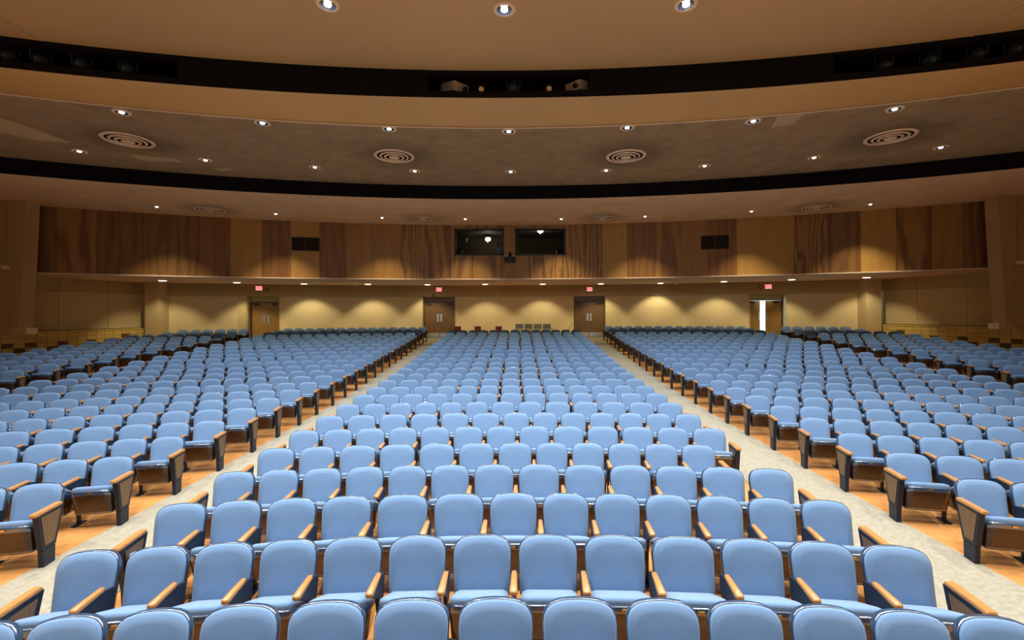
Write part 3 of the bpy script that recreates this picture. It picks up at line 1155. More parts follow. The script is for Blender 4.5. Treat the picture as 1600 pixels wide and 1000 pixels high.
dl = downlight_meshes(0.185, False)
dl_bulb = dl[2].mesh('lamp', M['lamp'])
dc = downlight_meshes(0.22, True)
dc_bulb = dc[2].mesh('lamp', M['lamp'])
ds = downlight_meshes(0.19, True)
ds_b = MB()
ds_b.lathe([(0.155, -0.004), (0.155, -0.028), (0.10, -0.036), (0.001, -0.038)], 18)
ds_bulb = ds_b.mesh('lamp', M['lamp_warm'])


def downlight(px, py, H, label, group, mesh3, power, col, angle, blend=0.7, tilt=(0, 0, 0)):
    x, y, z = on_middle(px, py) if 4.6 < H < 4.9 else at_height(px, py, H)
    root = thing('downlight', label, 'ceiling light', (x, y, z), 0, group)
    link('trim_ring', mesh3[0], root)
    link('reflector', mesh3[1], root)
    link('lamp', mesh3[2], root)
    lamp('downlight_beam', 'SPOT', (x, y, z - 0.06), power, col, size=0.05, angle=angle, blend=blend, rot=tilt)


def count_label(k, n):
    """position counted from the end nearer the daylit door"""
    return ORD[n - 1 - k]


cool = (0.98, 0.98, 1.0)
L4 = [(512, 7), (788, 15), (1072, 7)]
for k, (px, py) in enumerate(L4):
    downlight(px, py, 5.86, 'bright recessed spotlight in smooth front ceiling, %s of three from daylit-door side' % count_label(k, 3), 'front ceiling spotlights', (dc[0], dc[1], dc_bulb), W_HOUSE * 1.3, cool, 110)
LF = [(190, 175), (410, 192), (608, 201), (795, 205), (980, 199), (1177, 189), (1398, 170)]
for k, (px, py) in enumerate(LF):
    downlight(px, py, 4.69, 'recessed downlight under the plaster lip, %s of seven from daylit-door side' % count_label(k, 7), 'downlights just behind the plaster lip', (dl[0], dl[1], dl_bulb), W_HOUSE * 0.85, cool, 112)
LM = [(124, 236), (321, 250), (492, 261), (648, 267), (798, 268), (947, 266), (1101, 259), (1272, 246), (1470, 230)]
for k, (px, py) in enumerate(LM):
    downlight(px, py, 4.76, 'recessed downlight before the thin black band, %s of nine from daylit-door side' % count_label(k, 9), 'downlights before the rear black band', (dl[0], dl[1], dl_bulb), W_HOUSE * 1.7, cool, 112)
LR = [(245, 323), (431, 334), (597, 340), (727, 342), (877, 342), (1008, 338), (1174, 330), (1360, 319)]
for k, (px, py) in enumerate(LR):
    downlight(px, py, 4.295, 'small downlight above the wood wall, %s of eight from daylit-door side' % count_label(k, 8), 'downlights above the wood wall', (dl[0], dl[1], dl_bulb), W_REAR, (1.0, 0.90, 0.68), 92, 0.7)
LS = [(254, 438), (370, 441), (475, 443), (575, 443.7), (668, 444.5), (758, 443.7), (848, 443.5), (939, 443), (1032, 442), (1131, 439.6), (1237, 436.6), (1354, 433.2)]
for k, (px, py) in enumerate(LS):
    downlight(px, py, 1.625, 'warm round soffit light under the wood wall, %s of twelve from daylit-door side' % count_label(k, 12), 'soffit lights over the rear aisle', (ds[0], ds[1], ds_bulb), W_SOFFIT, (1.0, 0.86, 0.53), 98, 0.5,
              (math.radians(15), math.radians(14 if k == 0 else -14 if k == 11 else 0), 0))


def diffuser_meshes():
    out = []
    for r0, r1, z in ((0.50, 0.60, -0.012), (0.37, 0.43, -0.030), (0.24, 0.30, -0.045), (0.0005, 0.16, -0.055)):
        mb = MB()
        mb.lathe([(r0, z + 0.004), (r0 + 0.006, z - 0.022), (r1 - 0.02, z - 0.014), (r1, z + 0.006), (r1 - 0.015, z + 0.008), (r0, z + 0.004)], 32)
        out.append(mb.mesh('ring', M['ring']))
    mb = MB()
    mb.lathe([(0.56, -0.003), (0.0005, -0.002)], 32)
    return out, mb.mesh('throat', M['black'])


dm = diffuser_meshes()


def soot(m, pts, radius, amount):
    nt = m.node_tree
    b = nt.nodes['Principled BSDF']
    geo = nt.nodes.new('ShaderNodeNewGeometry')
    nz = nt.nodes.new('ShaderNodeTexNoise')
    nz.inputs['Scale'].default_value = 1.4
    src = b.inputs['Base Color'].links[0].from_socket
    for p in pts:
        ds_ = nt.nodes.new('ShaderNodeVectorMath')
        ds_.operation = 'DISTANCE'
        ds_.inputs[1].default_value = p
        nt.links.new(geo.outputs['Position'], ds_.inputs[0])
        ad = nt.nodes.new('ShaderNodeMath')
        ad.operation = 'MULTIPLY_ADD'
        ad.inputs[1].default_value = 1.3
        nt.links.new(nz.outputs['Fac'], ad.inputs[0])
        nt.links.new(ds_.outputs['Value'], ad.inputs[2])
        mr = nt.nodes.new('ShaderNodeMapRange')
        mr.interpolation_type = 'SMOOTHSTEP'
        mr.inputs[1].default_value = 0.75
        mr.inputs[2].default_value = radius + 0.65
        mr.inputs[3].default_value = 1 - amount
        mr.inputs[4].default_value = 1.0
        nt.links.new(ad.outputs[0], mr.inputs[0])
        mx = nt.nodes.new('ShaderNodeMix')
        mx.data_type = 'RGBA'
        mx.blend_type = 'MULTIPLY'
        mx.inputs[0].default_value = 1
        nt.links.new(src, mx.inputs[6])
        nt.links.new(mr.outputs[0], mx.inputs[7])
        src = mx.outputs[2]
    nt.links.new(src, b.inputs['Base Color'])


DF = [(200, 218, 4.75, 'grey-brown ceiling, %s of four from daylit-door side', 3, 1.0), (616, 243, 4.73, 'grey-brown ceiling, %s of four from daylit-door side', 2, 1.0),
      (978, 243, 4.73, 'grey-brown ceiling, %s of four from daylit-door side', 1, 1.0), (1391, 213, 4.75, 'grey-brown ceiling, %s of four from daylit-door side', 0, 1.0),
      (328, 327, 4.30, 'tan rear ceiling, %s of four from daylit-door side', 3, 0.94), (661, 341, 4.30, 'tan rear ceiling, %s of four from daylit-door side', 2, 0.94),
      (942, 340, 4.30, 'tan rear ceiling, %s of four from daylit-door side', 1, 0.94), (1275, 324, 4.30, 'tan rear ceiling, %s of four from daylit-door side', 0, 0.94)]
for px, py, H, lab, k, sc in DF:
    x, y, z = on_middle(px, py) if 4.6 < H < 4.9 else at_height(px, py, H)
    root = thing('air_diffuser', 'round ringed air diffuser in ' + lab % ORD[k], 'air vent', (x, y, z - 0.012), 0, 'round ceiling air diffusers')
    root.scale = (sc, sc, 1)
    for me_ in dm[0]:
        link('ring', me_, root)
    link('throat', dm[1], root)

soot(M['ceil_rough'], [tuple(on_middle(px, py)) for px, py, H, *_ in DF if H > 4.5], 1.9, 0.6)
soot(M['ceil_rear'], [tuple(at_height(px, py, H)) for px, py, H, *_ in DF if H < 4.5], 1.7, 0.55)

# pale patches and access panels in the grey-brown ceiling
for k, (pts, lab) in enumerate((([(0, 186), (22, 192), (112, 226), (60, 222), (0, 208)], 'long pale plaster patch at the corner of the grey-brown ceiling'),
                                ([(203, 245), (272, 250), (288, 257), (222, 254)], 'thin-edged access panel near the diffuser by closed-door side'),
                                ([(334, 267), (352, 266), (365, 269), (345, 271)], 'small bright repair patch just before the black band'),
                                ([(1215, 180), (1258, 176), (1240, 192), (1205, 199)], 'pale plaster patch beside the lip on daylit-door side'))):
    mb = MB()
    P3 = [at_height(px, py, 4.70) for px, py in pts]
    n = len(P3)
    zc_ = [float(np.interp(math.hypot(p[0], p[1] - CY0) + CY0, [11.5, 17.2], [H2F, H2B])) for p in P3]
    vs = [(p[0], p[1], z_ - 0.012) for p, z_ in zip(P3, zc_)] + [(p[0], p[1], z_ + 0.02) for p, z_ in zip(P3, zc_)]
    mb.add(vs, [tuple(range(n)), tuple(range(2 * n - 1, n - 1, -1))] + [(i + n, (i + 1) % n + n, (i + 1) % n, i) for i in range(n)])
    thing('ceiling_patch', lab, 'patch', (0, 0, 0), 0, 'ceiling repair patches', mb.mesh('ceiling_patch', M['patch']))

# smoke detectors on the soffit
sd = MB()
sd.lathe([(0.11, 0.0), (0.11, -0.03), (0.07, -0.055), (0.0005, -0.06)], 18)
sdm = sd.mesh('smoke_detector', M['ring'])
for px, py, lab in ((556, 445.2, 'round smoke detector on the soffit before the closed dark door'), (1056, 443.2, 'round smoke detector on the soffit near the daylit door'),
                    (521, 439.6, 'small round sensor at the soffit edge below a reddish panel')):
    x, y, z = at_height(px, py, 1.63)
    thing('smoke_detector', lab, 'detector', (x, y, z), 0, 'detectors on the soffit', sdm)

# louvred return-air grilles in the wood wall
for pa, pb, y0, y1, lab in ((456, 499, 371, 392, 'dark louvred grille in the wood wall, on the closed-door side'), (1095, 1139, 368, 389.5, 'dark louvred grille in the wood wall, on the daylit-door side')):
    xa, ya = px_on_arc(pa, RW, CY0, 380)
    xb, yb = px_on_arc(pb, RW, CY0, 380)
    a, b = Vector((xa, ya, 0)), Vector((xb, yb, 0))
    mid = (a + b) / 2
    ymid = (y0 + y1) / 2 + ((pa + pb) / 2 - VX) * ROLL
    zc_ = CZ + (VY - ymid) * mid.y / FPX
    w2, h2 = (b - a).length / 2, (y1 - y0) * mid.y / FPX / 2
    root = thing('wall_grille', lab, 'vent', (mid.x, mid.y, zc_), math.atan2(b.y - a.y, b.x - a.x), 'grilles in the wood wall')
    fr = MB()
    for (p0, p1, q0, q1) in ((-w2, w2, h2 - 0.03, h2), (-w2, w2, -h2, -h2 + 0.03), (-w2, -w2 + 0.03, -h2, h2), (w2 - 0.03, w2, -h2, h2), (-0.02, 0.02, -h2, h2)):
        fr.box(p0, p1, -0.05, 0.02, q0, q1)
    link('frame', fr.mesh('frame', M['grille']), root)
    bk_ = MB()
    bk_.box(-w2, w2, -0.012, 0.0, -h2, h2)
    link('backing', bk_.mesh('backing', M['black']), root)
    for k in range(11):
        zz = -h2 + 0.05 + (2 * h2 - 0.1) * k / 10
        sl = MB()
        sl.add([(-w2 + 0.02, -0.045, zz - 0.02), (w2 - 0.02, -0.045, zz - 0.02), (w2 - 0.02, -0.014, zz + 0.02), (-w2 + 0.02, -0.014, zz + 0.02),
                (-w2 + 0.02, -0.040, zz - 0.024), (w2 - 0.02, -0.040, zz - 0.024), (w2 - 0.02, -0.010, zz + 0.016), (-w2 + 0.02, -0.010, zz + 0.016)],
               [(0, 1, 2, 3), (7, 6, 5, 4), (0, 4, 5, 1), (3, 2, 6, 7)])
        link('slat', sl.mesh('slat', M['grille']), root)


# ------------------------------------------------------------------ control booth
def booth():
    xa = px_on_arc(700, RW, CY0, 380)[0]
    xb = px_on_arc(896, RW, CY0, 380)[0]
    y0, y1 = RW + 0.10, RW + 3.4
    zf, zt = SH + 0.15, WZ1 + 0.10
    for nm, bx in (('wall_booth_back', (xa - 0.1, xb + 0.1, y1, y1 + 0.1, zf - 0.1, zt + 0.1)), ('wall_booth_left', (xa - 0.1, xa, y0, y1, zf - 0.1, zt + 0.1)),
                   ('wall_booth_right', (xb, xb + 0.1, y0, y1, zf - 0.1, zt + 0.1)), ('floor_booth', (xa, xb, y0, y1, zf - 0.1, zf)), ('ceiling_booth', (xa, xb, y0, y1, zt, zt + 0.1))):
        mb = MB()
        mb.box(*bx)
        struct(nm, mb.mesh(nm, M['booth']))
    for k, (pa, pb) in enumerate(WIN):
        x0, x1 = px_on_arc(pa, RW, CY0, 380)[0], px_on_arc(pb, RW, CY0, 380)[0]
        yy = arc_y((x0 + x1) / 2, RW, CY0)
        w2, h2 = (x1 - x0) / 2, (WZ1 - WZ0) / 2
        root = struct('window_%d' % (k + 1), None, None, ((x0 + x1) / 2, yy, (WZ0 + WZ1) / 2))
        fr = MB()
        t = 0.075
        for (p0, p1, q0, q1) in ((-w2, w2, h2 - t, h2), (-w2, w2, -h2, -h2 + t), (-w2, -w2 + t, -h2, h2), (w2 - t, w2, -h2, h2)):
            fr.box(p0, p1, -0.05, 0.16, q0, q1)
        link('window_frame', fr.mesh('window_frame', M['black_gloss']), root)
        pn = MB()
        pn.box(-w2 + t, w2 - t, 0.05, 0.056, -h2 + t, h2 - t)
        link('pane', pn.mesh('pane', M['glass']), root)
    # ceiling lamps of the booth
    for (px, py, Y, wl, lab) in ((763, 374, 24.6, 0.15, 'small lit lamp inside the booth window with a seated person'), (845, 361, 23.3, 0.15, 'small lit lamp inside the empty booth window')):
        X = CX + (px - VX) * Y / FPX
        Z = CZ + (VY - py) * Y / FPX
        r_ = thing('booth_lamp', lab, 'lamp', (X, Y, Z), 0, 'lamps in the control booth')
        m1 = MB()
        m1.lathe([(wl * 0.9, 0.09), (wl, 0.0), (wl * 0.9, -0.06), (0.001, -0.08)], 16)
        link('globe', m1.mesh('globe', M['lamp_warm']), r_)
        m2 = MB()
        m2.lathe([(wl * 0.95, 0.09), (wl * 0.95, 0.11), (0.03, 0.13), (0.025, zt - Z - 0.01), (0.001, zt - Z - 0.01)], 16)
        link('fitting', m2.mesh('fitting', M['grille']), r_)
        lamp('booth_glow', 'POINT', (X, Y - 0.05, Z - 0.14), 16.0, (1, 0.82, 0.55), size=0.02)
    # desk, equipment
    dk = MB()
    dk.box(xa + 0.05, xb - 0.05, y0 + 0.15, y0 + 0.75, WZ0 - 0.12, WZ0 - 0.05)
    de = thing('booth_desk', 'dark desk shelf along the inside of the booth windows', 'desk', (0, 0, 0))
    link('desktop', dk.mesh('desktop', M['black_gloss']), de)
    for xx in (xa + 0.2, (xa + xb) / 2, xb - 0.2):
        lg = MB()
        lg.box(xx - 0.04, xx + 0.04, y0 + 0.3, y0 + 0.6, zf, WZ0 - 0.12)
        link('leg', lg.mesh('leg', M['black_gloss']), de)
    dz = WZ0 - 0.05

    def item(name, lab, cat, px, w, d, h, m, extra=None):
        Y = y0 + 0.42
        X = CX + (px - VX) * Y / FPX
        r_ = thing(name, lab, cat, (X, Y, dz))
        b_ = MB()
        b_.box(-w / 2, w / 2, -d / 2, d / 2, 0, h)
        b_.box(-w / 2 + 0.02, w / 2 - 0.02, -d / 2 + 0.02, d / 2 - 0.02, h, h + 0.015)
        link('housing', b_.mesh('housing', m), r_)
        if extra:
            e = MB()
            e.box(*extra[0])
            link(extra[1], e.mesh(extra[1], extra[2]), r_)
    item('monitor', 'grey monitor behind the corner of the occupied booth window', 'monitor', 719, 0.30, 0.24, 0.38, M['grille'], ((0.11, 0.145, -0.13, -0.11, 0.05, 0.35), 'side_vent', M['beige_box']))
    item('mixing_console', 'low black mixing console in the occupied booth window', 'console', 742, 0.85, 0.4, 0.10, M['black'], ((-0.35, 0.35, -0.15, 0.15, 0.115, 0.125), 'fader_strip', M['black_gloss']))
    item('equipment_rack', 'black equipment box with amber edge in the empty booth window', 'box', 874, 0.30, 0.35, 0.36, M['black'], ((-0.16, -0.13, -0.19, -0.17, 0.03, 0.33), 'indicator_strip', M['amber']))
    hg = thing('wall_chart', 'pale strips hanging on the dark wall of the occupied booth', 'chart', (CX + (731 - VX) * (y1 - 0.03) / FPX, y1 - 0.03, CZ + (VY - 375) * (y1 - 0.03) / FPX))
    for q_, (dx, dz_, hh) in enumerate(((-0.05, 0.0, 0.22), (0.02, 0.16, 0.2), (-0.04, 0.3, 0.14))):
        e = MB()
        e.box(dx - 0.03, dx + 0.03, -0.01, 0.01, dz_ - hh / 2, dz_ + hh / 2)
        link('sheet', e.mesh('sheet', M['ring']), hg)

    # seated operator
    Y = y0 + 1.35
    X = CX + (779.5 - VX) * Y / FPX
    base = SH + 0.15 + 0.98                        # seat height below the sill
    person = thing('person', 'person in blue shirt sitting behind the booth glass, turned to the lamp', 'person', (X, Y, base))
    person.rotation_euler = (0, 0, math.radians(-80))
    V = [(0, 0, 0.10), (0, 0.02, 0.32), (0, 0.02, 0.50), (0, 0.0, 0.60), (0, -0.02, 0.72), (0, -0.03, 0.80),
         (-0.17, 0.02, 0.52), (-0.23, -0.04, 0.28), (-0.17, -0.24, 0.20), (-0.14, -0.33, 0.22),
         (0.17, 0.02, 0.52), (0.23, -0.04, 0.28), (0.17, -0.24, 0.20), (0.14, -0.33, 0.22),
         (-0.10, 0, 0.08), (-0.12, -0.40, 0.08), (-0.12, -0.42, -0.34), (0.10, 0, 0.08), (0.12, -0.40, 0.08), (0.12, -0.42, -0.34)]
    E = [(0, 1), (1, 2), (2, 3), (3, 4), (4, 5), (2, 6), (6, 7), (7, 8), (8, 9), (2, 10), (10, 11), (11, 12), (12, 13), (0, 14), (14, 15), (15, 16), (0, 17), (17, 18), (18, 19)]
    Rr = [0.15, 0.15, 0.14, 0.06, 0.10, 0.085, 0.07, 0.05, 0.04, 0.035, 0.07, 0.05, 0.04, 0.035, 0.09, 0.075, 0.05, 0.09, 0.075, 0.05]
    bm_ = D.meshes.new('body')
    bm_.from_pydata(V, E, [])
    # one continuous surface: shirt, skin and trousers chosen by height in the material
    mt = D.materials.new('person_cloth_and_skin')
    mt.use_nodes = True
    nt = mt.node_tree
    tc = nt.nodes.new('ShaderNodeTexCoord')
    sp = nt.nodes.new('ShaderNodeSeparateXYZ')
    gt = nt.nodes.new('ShaderNodeMath')
    gt.operation = 'GREATER_THAN'
    gt.inputs[1].default_value = 0.585
    mx = nt.nodes.new('ShaderNodeMix')
    mx.data_type = 'RGBA'
    mx.inputs[6].default_value = (0.05, 0.22, 0.42, 1)
    mx.inputs[7].default_value = (0.50, 0.29, 0.20, 1)
    nt.links.new(tc.outputs['Object'], sp.inputs[0])
    nt.links.new(sp.outputs[2], gt.inputs[0])
    nt.links.new(gt.outputs[0], mx.inputs[0])
    nt.links.new(mx.outputs[2], nt.nodes['Principled BSDF'].inputs['Base Color'])
    bm_.materials.append(mt)
    body = link('body', bm_, person)
    md = body.modifiers.new('skin', 'SKIN')
    md.use_smooth_shade = True
    for i, r in enumerate(Rr):
        bm_.skin_vertices[0].data[i].radius = (r, r * (0.75 if i < 3 else 1))
        bm_.skin_vertices[0].data[i].use_root = i == 0
    sb = body.modifiers.new('sub', 'SUBSURF')
    sb.levels = sb.render_levels = 2
    hr = MB()
    hr.lathe([(0.001, 0.125), (0.06, 0.115), (0.10, 0.07), (0.112, 0.01), (0.10, -0.05)], 16, c=(0, 0.008, 0.765))
    link('hair', hr.mesh('hair', M['hair']), person)
    ch = thing('office_chair', 'black office chair under the person in the booth', 'chair', (X, Y, zf), math.radians(-80))
    c_ = MB()
    c_.box(-0.22, 0.22, -0.22, 0.22, base - zf - 0.08, base - zf - 0.02)
    link('seat', c_.mesh('seat', M['black']), ch)
    c_ = MB()
    c_.box(-0.2, 0.2, 0.19, 0.24, base - zf + 0.12, base - zf + 0.45)
    c_.box(-0.03, 0.03, 0.2, 0.24, base - zf - 0.05, base - zf + 0.15)
    link('backrest', c_.mesh('backrest', M['black']), ch)
    c_ = MB()
    c_.tube((0, 0, 0.03), (0, 0, base - zf - 0.07), 0.03)
    for q_ in range(5):
        a_ = 2 * PI * q_ / 5
        c_.tube((0, 0, 0.07), (0.24 * math.cos(a_), 0.24 * math.sin(a_), 0.025), 0.02)
    c_.lathe([(0.30, base - zf - 0.40), (0.32, base - zf - 0.38), (0.30, base - zf - 0.36), (0.28, base - zf - 0.38), (0.30, base - zf - 0.40)], 18)
    link('base', c_.mesh('base', M['black_gloss']), ch)


booth()

# black camera cluster under the gap between the booth windows
X, Yc = px_on_arc(797, RW - 0.1, CY0, 404)
Zc_ = CZ + (VY - 405) * Yc / FPX
cc = thing('wall_camera', 'black boxy camera unit mounted below the gap between booth windows', 'camera', (X, Yc, Zc_))
m1 = MB()
m1.box(-0.28, 0.28, -0.22, 0.0, -0.15, 0.10)
link('body', m1.mesh('body', M['black_gloss']), cc)
m1 = MB()
m1.tube((0, -0.05, 0.10), (0, -0.05, 0.32), 0.05)
m1.box(-0.04, 0.04, -0.06, 0.12, 0.24, 0.32)
link('bracket', m1.mesh('bracket', M['black']), cc)
for sx in (-0.2, 0.2):
    m1 = MB()
    m1.box(sx - 0.07, sx + 0.07, -0.16, -0.02, 0.10, 0.19)
    link('side_lamp', m1.mesh('side_lamp', M['beige_box']), cc)
    m1 = MB()
    m1.tube((sx * 0.7, -0.26, -0.04), (sx * 0.7, -0.2, -0.04), 0.07, n=14)
    link('lens', m1.mesh('lens', M['lens']), cc)


# ------------------------------------------------------------------ stage lights in the slot
def luminaire(px, py, label, kind):
    zmid = CZ + 5.50
    Yg = 11.55
    xt, yt = true_px(px, py)
    X = CX + (xt - VX) * Yg / FPX
    for _ in range(30):
        Y = arc_y(X, 11.0, CB2) + 0.45
        X = CX + (xt - VX) * Y / FPX
    Z = CZ + (VY - yt) * Y / FPX
    Z = min(max(Z, H3 + 0.40), H4 - 0.24)
    face = math.atan2(X - CX, Y)
    root = thing('stage_light' if kind != 'box' else 'projector', label, 'stage light' if kind != 'box' else 'projector', (X, Y, Z), -face * 0.9, 'lights in the ceiling slot')
    b = MB()
    if kind == 'box':
        b.box(-0.22, 0.22, -0.28, 0.28, -0.11, 0.11)
        link('housing', b.mesh('housing', M['beige_box']), root)
        b = MB()
        b.tube((0.10, -0.34, 0.0), (0.10, -0.27, 0.0), 0.055, n=14)
        link('lens', b.mesh('lens', M['lens']), root)
        b = MB()
        b.box(-0.12, 0.12, -0.1, 0.1, -0.24, -0.11)
        link('bracket', b.mesh('bracket', M['black_gloss']), root)
        root.rotation_euler = (math.radians(12), 0, (0.75 if px < 800 else -0.75))
        return
    R_ = 0.14
    rr = []
    n = 18
    for (r, y) in ((0.07, 0.30), (0.11, 0.26), (0.12, 0.05), (R_, -0.02), (R_, -0.20), (R_ * 0.9, -0.20), (R_ * 0.88, -0.16)):
        rr.append([(r * math.cos(2 * PI * i / n), y, r * math.sin(2 * PI * i / n)) for i in range(n)])
    b.rings(rr, 0, True, False)
    link('housing', b.mesh('housing', M['black_gloss']), root)
    b = MB()
    b.rings([[(R_ * 0.88 * math.cos(2 * PI * i / n), -0.165, R_ * 0.88 * math.sin(2 * PI * i / n)) for i in range(n)],
             [(R_ * 0.5 * math.cos(2 * PI * i / n), -0.18, R_ * 0.5 * math.sin(2 * PI * i / n)) for i in range(n)]], 0, False, True)
    link('lens', b.mesh('lens', M['amber'] if kind == 'amber' else M['lens']), root)
    b = MB()
    for sx in (-1, 1):
        b.box(sx * 0.165 - 0.01, sx * 0.165 + 0.01, -0.03, 0.03, -0.02, 0.2)
        b.box(min(sx * 0.12, sx * 0.175), max(sx * 0.12, sx * 0.175), -0.02, 0.02, -0.02, 0.02)
    b.box(-0.175, 0.175, -0.03, 0.03, 0.18, 0.2)
    b.tube((0, 0, 0.19), (0, 0, 0.26), 0.02)
    link('yoke', b.mesh('yoke', M['black_gloss']), root)
    if kind == 'amber':
        root.scale = (0.52, 0.52, 0.52)
    root.rotation_euler = (math.radians(18), 0, -face * 0.9)


luminaire(710, 132, 'beige projector box in centre ceiling slot, on the closed-door side', 'box')
luminaire(905, 130, 'beige projector box in centre ceiling slot, on the daylit-door side', 'box')
luminaire(752, 134, 'amber-faced stage light in centre slot beside the closed-door side projector', 'amber')
luminaire(858, 134, 'amber-faced stage light in centre slot beside the daylit-door side projector', 'amber')
luminaire(802, 134, 'dim stage light in the middle of the centre ceiling slot', 'dark')
for k, (px, py) in enumerate(((14, 78), (64, 83), (128, 88), (200, 95))):
    luminaire(px, py, 'dark stage light in the slot at closed-door side, %s from its inner end' % ORD[3 - k], 'dark')
for k, (px, py) in enumerate(((1381, 96), (1452, 87), (1526, 78), (1586, 70))):
    luminaire(px, py, 'dark stage light in the slot at daylit-door side, %s from its inner end' % ORD[k], 'dark')

# ------------------------------------------------------------------ exit signs and small header fittings
for k, (px, py, lab) in enumerate(((405, 450.5, 'lit red EXIT sign above the orange-brown closed door'), (686, 452.5, 'lit red EXIT sign above the dark door by the red chairs'),
                                   (921, 452, 'lit red EXIT sign above the dark door beside the thin pole'), (1200, 448, 'lit red EXIT sign above the open daylit door'))):
    x, y = px_on_arc(px, RB - 0.10, CY0, 452)
    yt = py + (px - VX) * ROLL
    z = CZ + (VY - yt) * y / FPX
    rz = -math.asin((x - 0) / (RB - CY0))
    r_ = thing('exit_sign', lab, 'sign', (x, y, z), rz, 'lit exit signs')
    b = MB()
    b.box(-0.17, 0.17, -0.07, 0.0, -0.12, 0.12, 0)
    link('housing', b.mesh('housing', M['white']), r_)
    b = MB()
    b.box(-0.155, 0.155, -0.078, -0.070, -0.105, 0.105)
    link('face', b.mesh('face', M['exit']), r_)
    tcu = D.curves.new('exit_text', 'FONT')
    tcu.body = 'EXIT'
    tcu.size = 0.17
    tcu.align_x = 'CENTER'
    tcu.align_y = 'CENTER'
    tcu.extrude = 0.002
    tcu.offset = 0.003
    tcu.materials.append(M['exit_red'])
    link('lettering', to_mesh(tcu, 'lettering'), r_, (0, -0.081, 0), (PI / 2, 0, 0))
for px, py, lab in ((417, 451.5, 'small dark sensor beside the EXIT sign of the orange-brown door'), (696, 454, 'tiny sensor beside the EXIT sign near the red chairs'),
                    (912, 453.5, 'tiny sensor beside the EXIT sign near the thin pole'), (1188, 449, 'small dark sensor beside the EXIT sign of the daylit door'),
                    (677, 461.5, 'small white knob on the header above the dark door by red chairs')):
    x, y = px_on_arc(px, RB - 0.10, CY0, 452)
    z = CZ + (VY - (py + (px - VX) * ROLL)) * y / FPX
    r_ = thing('wall_sensor', lab, 'sensor', (x, y, z), -math.asin(x / (RB - CY0)), 'header sensors')
    b = MB()
    b.tube((0, 0, 0), (0, -0.05, 0), 0.085 if 'dark' in lab else 0.05, 0.07 if 'dark' in lab else 0.035, n=14)
    link('base', b.mesh('base', M['grille'] if 'dark' in lab else M['ring']), r_)
    b = MB()
    b.tube((0, -0.05, 0), (0, -0.085, 0), 0.035, 0.02, n=12)
    link('dome', b.mesh('dome', M['white']), r_)


# ------------------------------------------------------------------ loose chairs behind the middle block
def red_chair(px, rz, lab):
    Y = 25.2
    X = CX + (px - VX) * Y / FPX
    zf = floor_z(X, Y) + 0.012
    r_ = thing('red_chair', lab, 'chair', (X, Y, zf), rz, 'dark red chairs behind the middle block')
    b = MB()
    b.rings([[(x, y, 0.43) for x, y in rounded([(-0.2, -0.21, 0.05), (0.2, -0.21, 0.05), (0.2, 0.2, 0.04), (-0.2, 0.2, 0.04)], 3)],
             [(x, y, 0.455) for x, y in rounded([(-0.2, -0.21, 0.05), (0.2, -0.21, 0.05), (0.2, 0.2, 0.04), (-0.2, 0.2, 0.04)], 3)]], 0, True, True, False)
    link('seat', b.mesh('seat', M['red']), r_)
    b = MB()
    o_ = dense(rounded([(-0.17, 0.50, 0.04), (0.17, 0.50, 0.04), (0.185, 0.83, 0.05), (-0.185, 0.83, 0.05)], 3), 0.08)
    b.rings([[(x, 0.19 + (z - 0.5) * 0.2 - 0.25 * x * x, z) for x, z in o_], [(x, 0.215 + (z - 0.5) * 0.2 - 0.25 * x * x, z) for x, z in o_]], 0, True, True, False)
    link('backrest', b.mesh('backrest', M['red']), r_)
    for sx in (-1, 1):
        for sy in (-1, 1):
            b = MB()
            b.tube((sx * 0.17, sy * 0.16, 0.43), (sx * 0.21, sy * 0.21, 0.0), 0.012)
            link('leg', b.mesh('leg', M['black_gloss']), r_)
        b = MB()
        b.tube((sx * 0.17, 0.17, 0.43), (sx * 0.155, 0.235, 0.62), 0.012)
        link('back_post', b.mesh('back_post', M['black_gloss']), r_)


red_chair(716, 0.25, 'dark red chair behind the middle block, closest to the dark door')
red_chair(746.5, 0.1, 'dark red chair behind the middle block, between the other two')
red_chair(777.5, -0.2, 'dark red chair behind the middle block, nearest the grey bench')

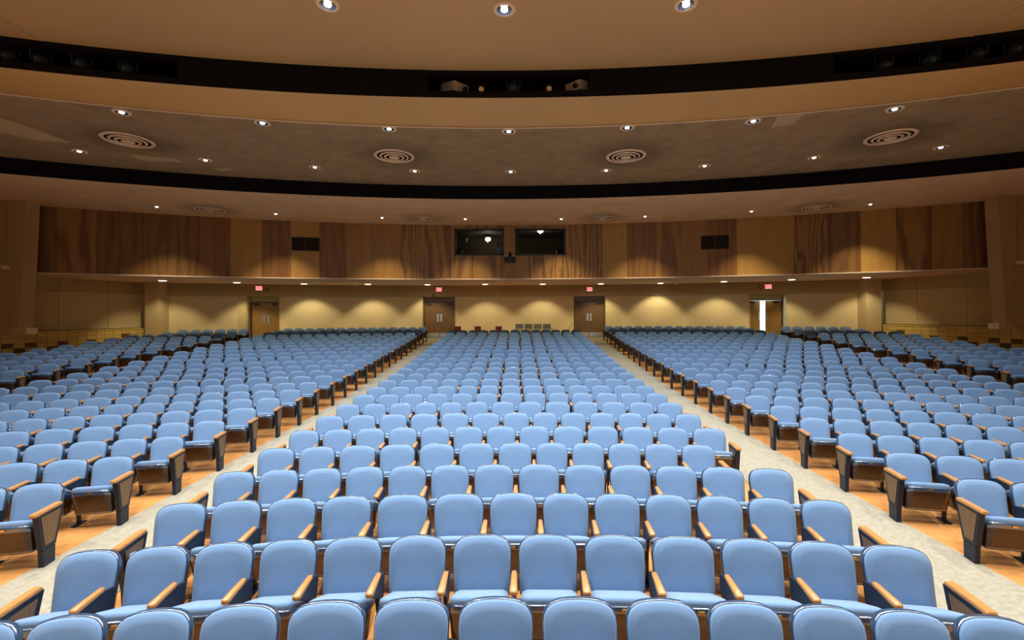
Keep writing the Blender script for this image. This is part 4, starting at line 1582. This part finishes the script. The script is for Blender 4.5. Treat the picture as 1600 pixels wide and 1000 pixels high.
Yb = 25.9
xb0 = CX + (833 - VX) * Yb / FPX
zb0 = floor_z(xb0, Yb) + 0.012
r_ = thing('beam_seating', 'four grey seats on one black beam by the back wall', 'bench', (xb0, Yb, zb0))
for k in range(4):
    xx = (k - 1.5) * 0.525
    b = MB()
    b.box(xx - 0.22, xx + 0.22, -0.26, 0.18, 0.40, 0.45)
    link('seat', b.mesh('seat', M['greyseat2']), r_)
    b = MB()
    b.prism([(0.18, 0.62), (0.235, 0.62), (0.31, 0.88), (0.26, 0.88)], xx - 0.22, xx + 0.22, 0)
    bo = link('backrest', b.mesh('backrest', M['greyseat']), r_)
    b = MB()
    b.prism([(0.155, 0.49), (0.205, 0.49), (0.235, 0.615), (0.18, 0.615)], xx - 0.22, xx + 0.22, 0)
    link('back_cushion', b.mesh('back_cushion', M['greyseat2']), bo)
b = MB()
b.box(-1.1, 1.1, -0.06, 0.02, 0.33, 0.40)
link('beam', b.mesh('beam', M['black_gloss']), r_)
for sx in (-1, 1):
    b = MB()
    b.box(sx * 0.85 - 0.03, sx * 0.85 + 0.03, -0.25, 0.2, 0.0, 0.04)
    b.box(sx * 0.85 - 0.025, sx * 0.85 + 0.025, -0.05, 0.01, 0.04, 0.34)
    link('leg', b.mesh('leg', M['black_gloss']), r_)
    b = MB()
    b.box(sx * 1.06 - 0.025, sx * 1.06 + 0.025, -0.2, 0.2, 0.56, 0.60)
    b.box(sx * 1.06 - 0.02, sx * 1.06 + 0.02, -0.05, 0.0, 0.36, 0.56)
    link('armrest', b.mesh('armrest', M['red']), r_)

# thin pole with a loop of cable near the dark door
Yp = 25.6
xp = CX + (895 - VX) * Yp / FPX
zp = floor_z(xp, Yp) + 0.012
r_ = thing('pole_stand', 'thin pale pole with a loop of cable beside the dark door', 'stand', (xp, Yp, zp))
b = MB()
b.lathe([(0.16, 0.0), (0.16, 0.02), (0.03, 0.035), (0.001, 0.04)], 18)
link('base', b.mesh('base', M['steel']), r_)
b = MB()
b.tube((0, 0, 0.03), (0, 0, 0.92), 0.022)
b.tube((0, 0, 0.88), (0, 0, 0.98), 0.045, 0.03)
link('pole', b.mesh('pole', M['white']), r_)
cu = D.curves.new('cable', 'CURVE')
cu.dimensions = '3D'
cu.bevel_depth = 0.010
spn = cu.splines.new('NURBS')
pts = [(0, -0.02, 0.9), (-0.12, -0.03, 0.86), (-0.24, -0.03, 0.62), (-0.26, -0.03, 0.35), (-0.16, -0.02, 0.1), (-0.05, 0, 0.05)]
spn.points.add(len(pts) - 1)
for i, p in enumerate(pts):
    spn.points[i].co = (*p, 1)
spn.use_endpoint_u = True
spn.order_u = 4
cu.materials.append(M['grille'])
link('cable', to_mesh(cu, 'cable'), r_)
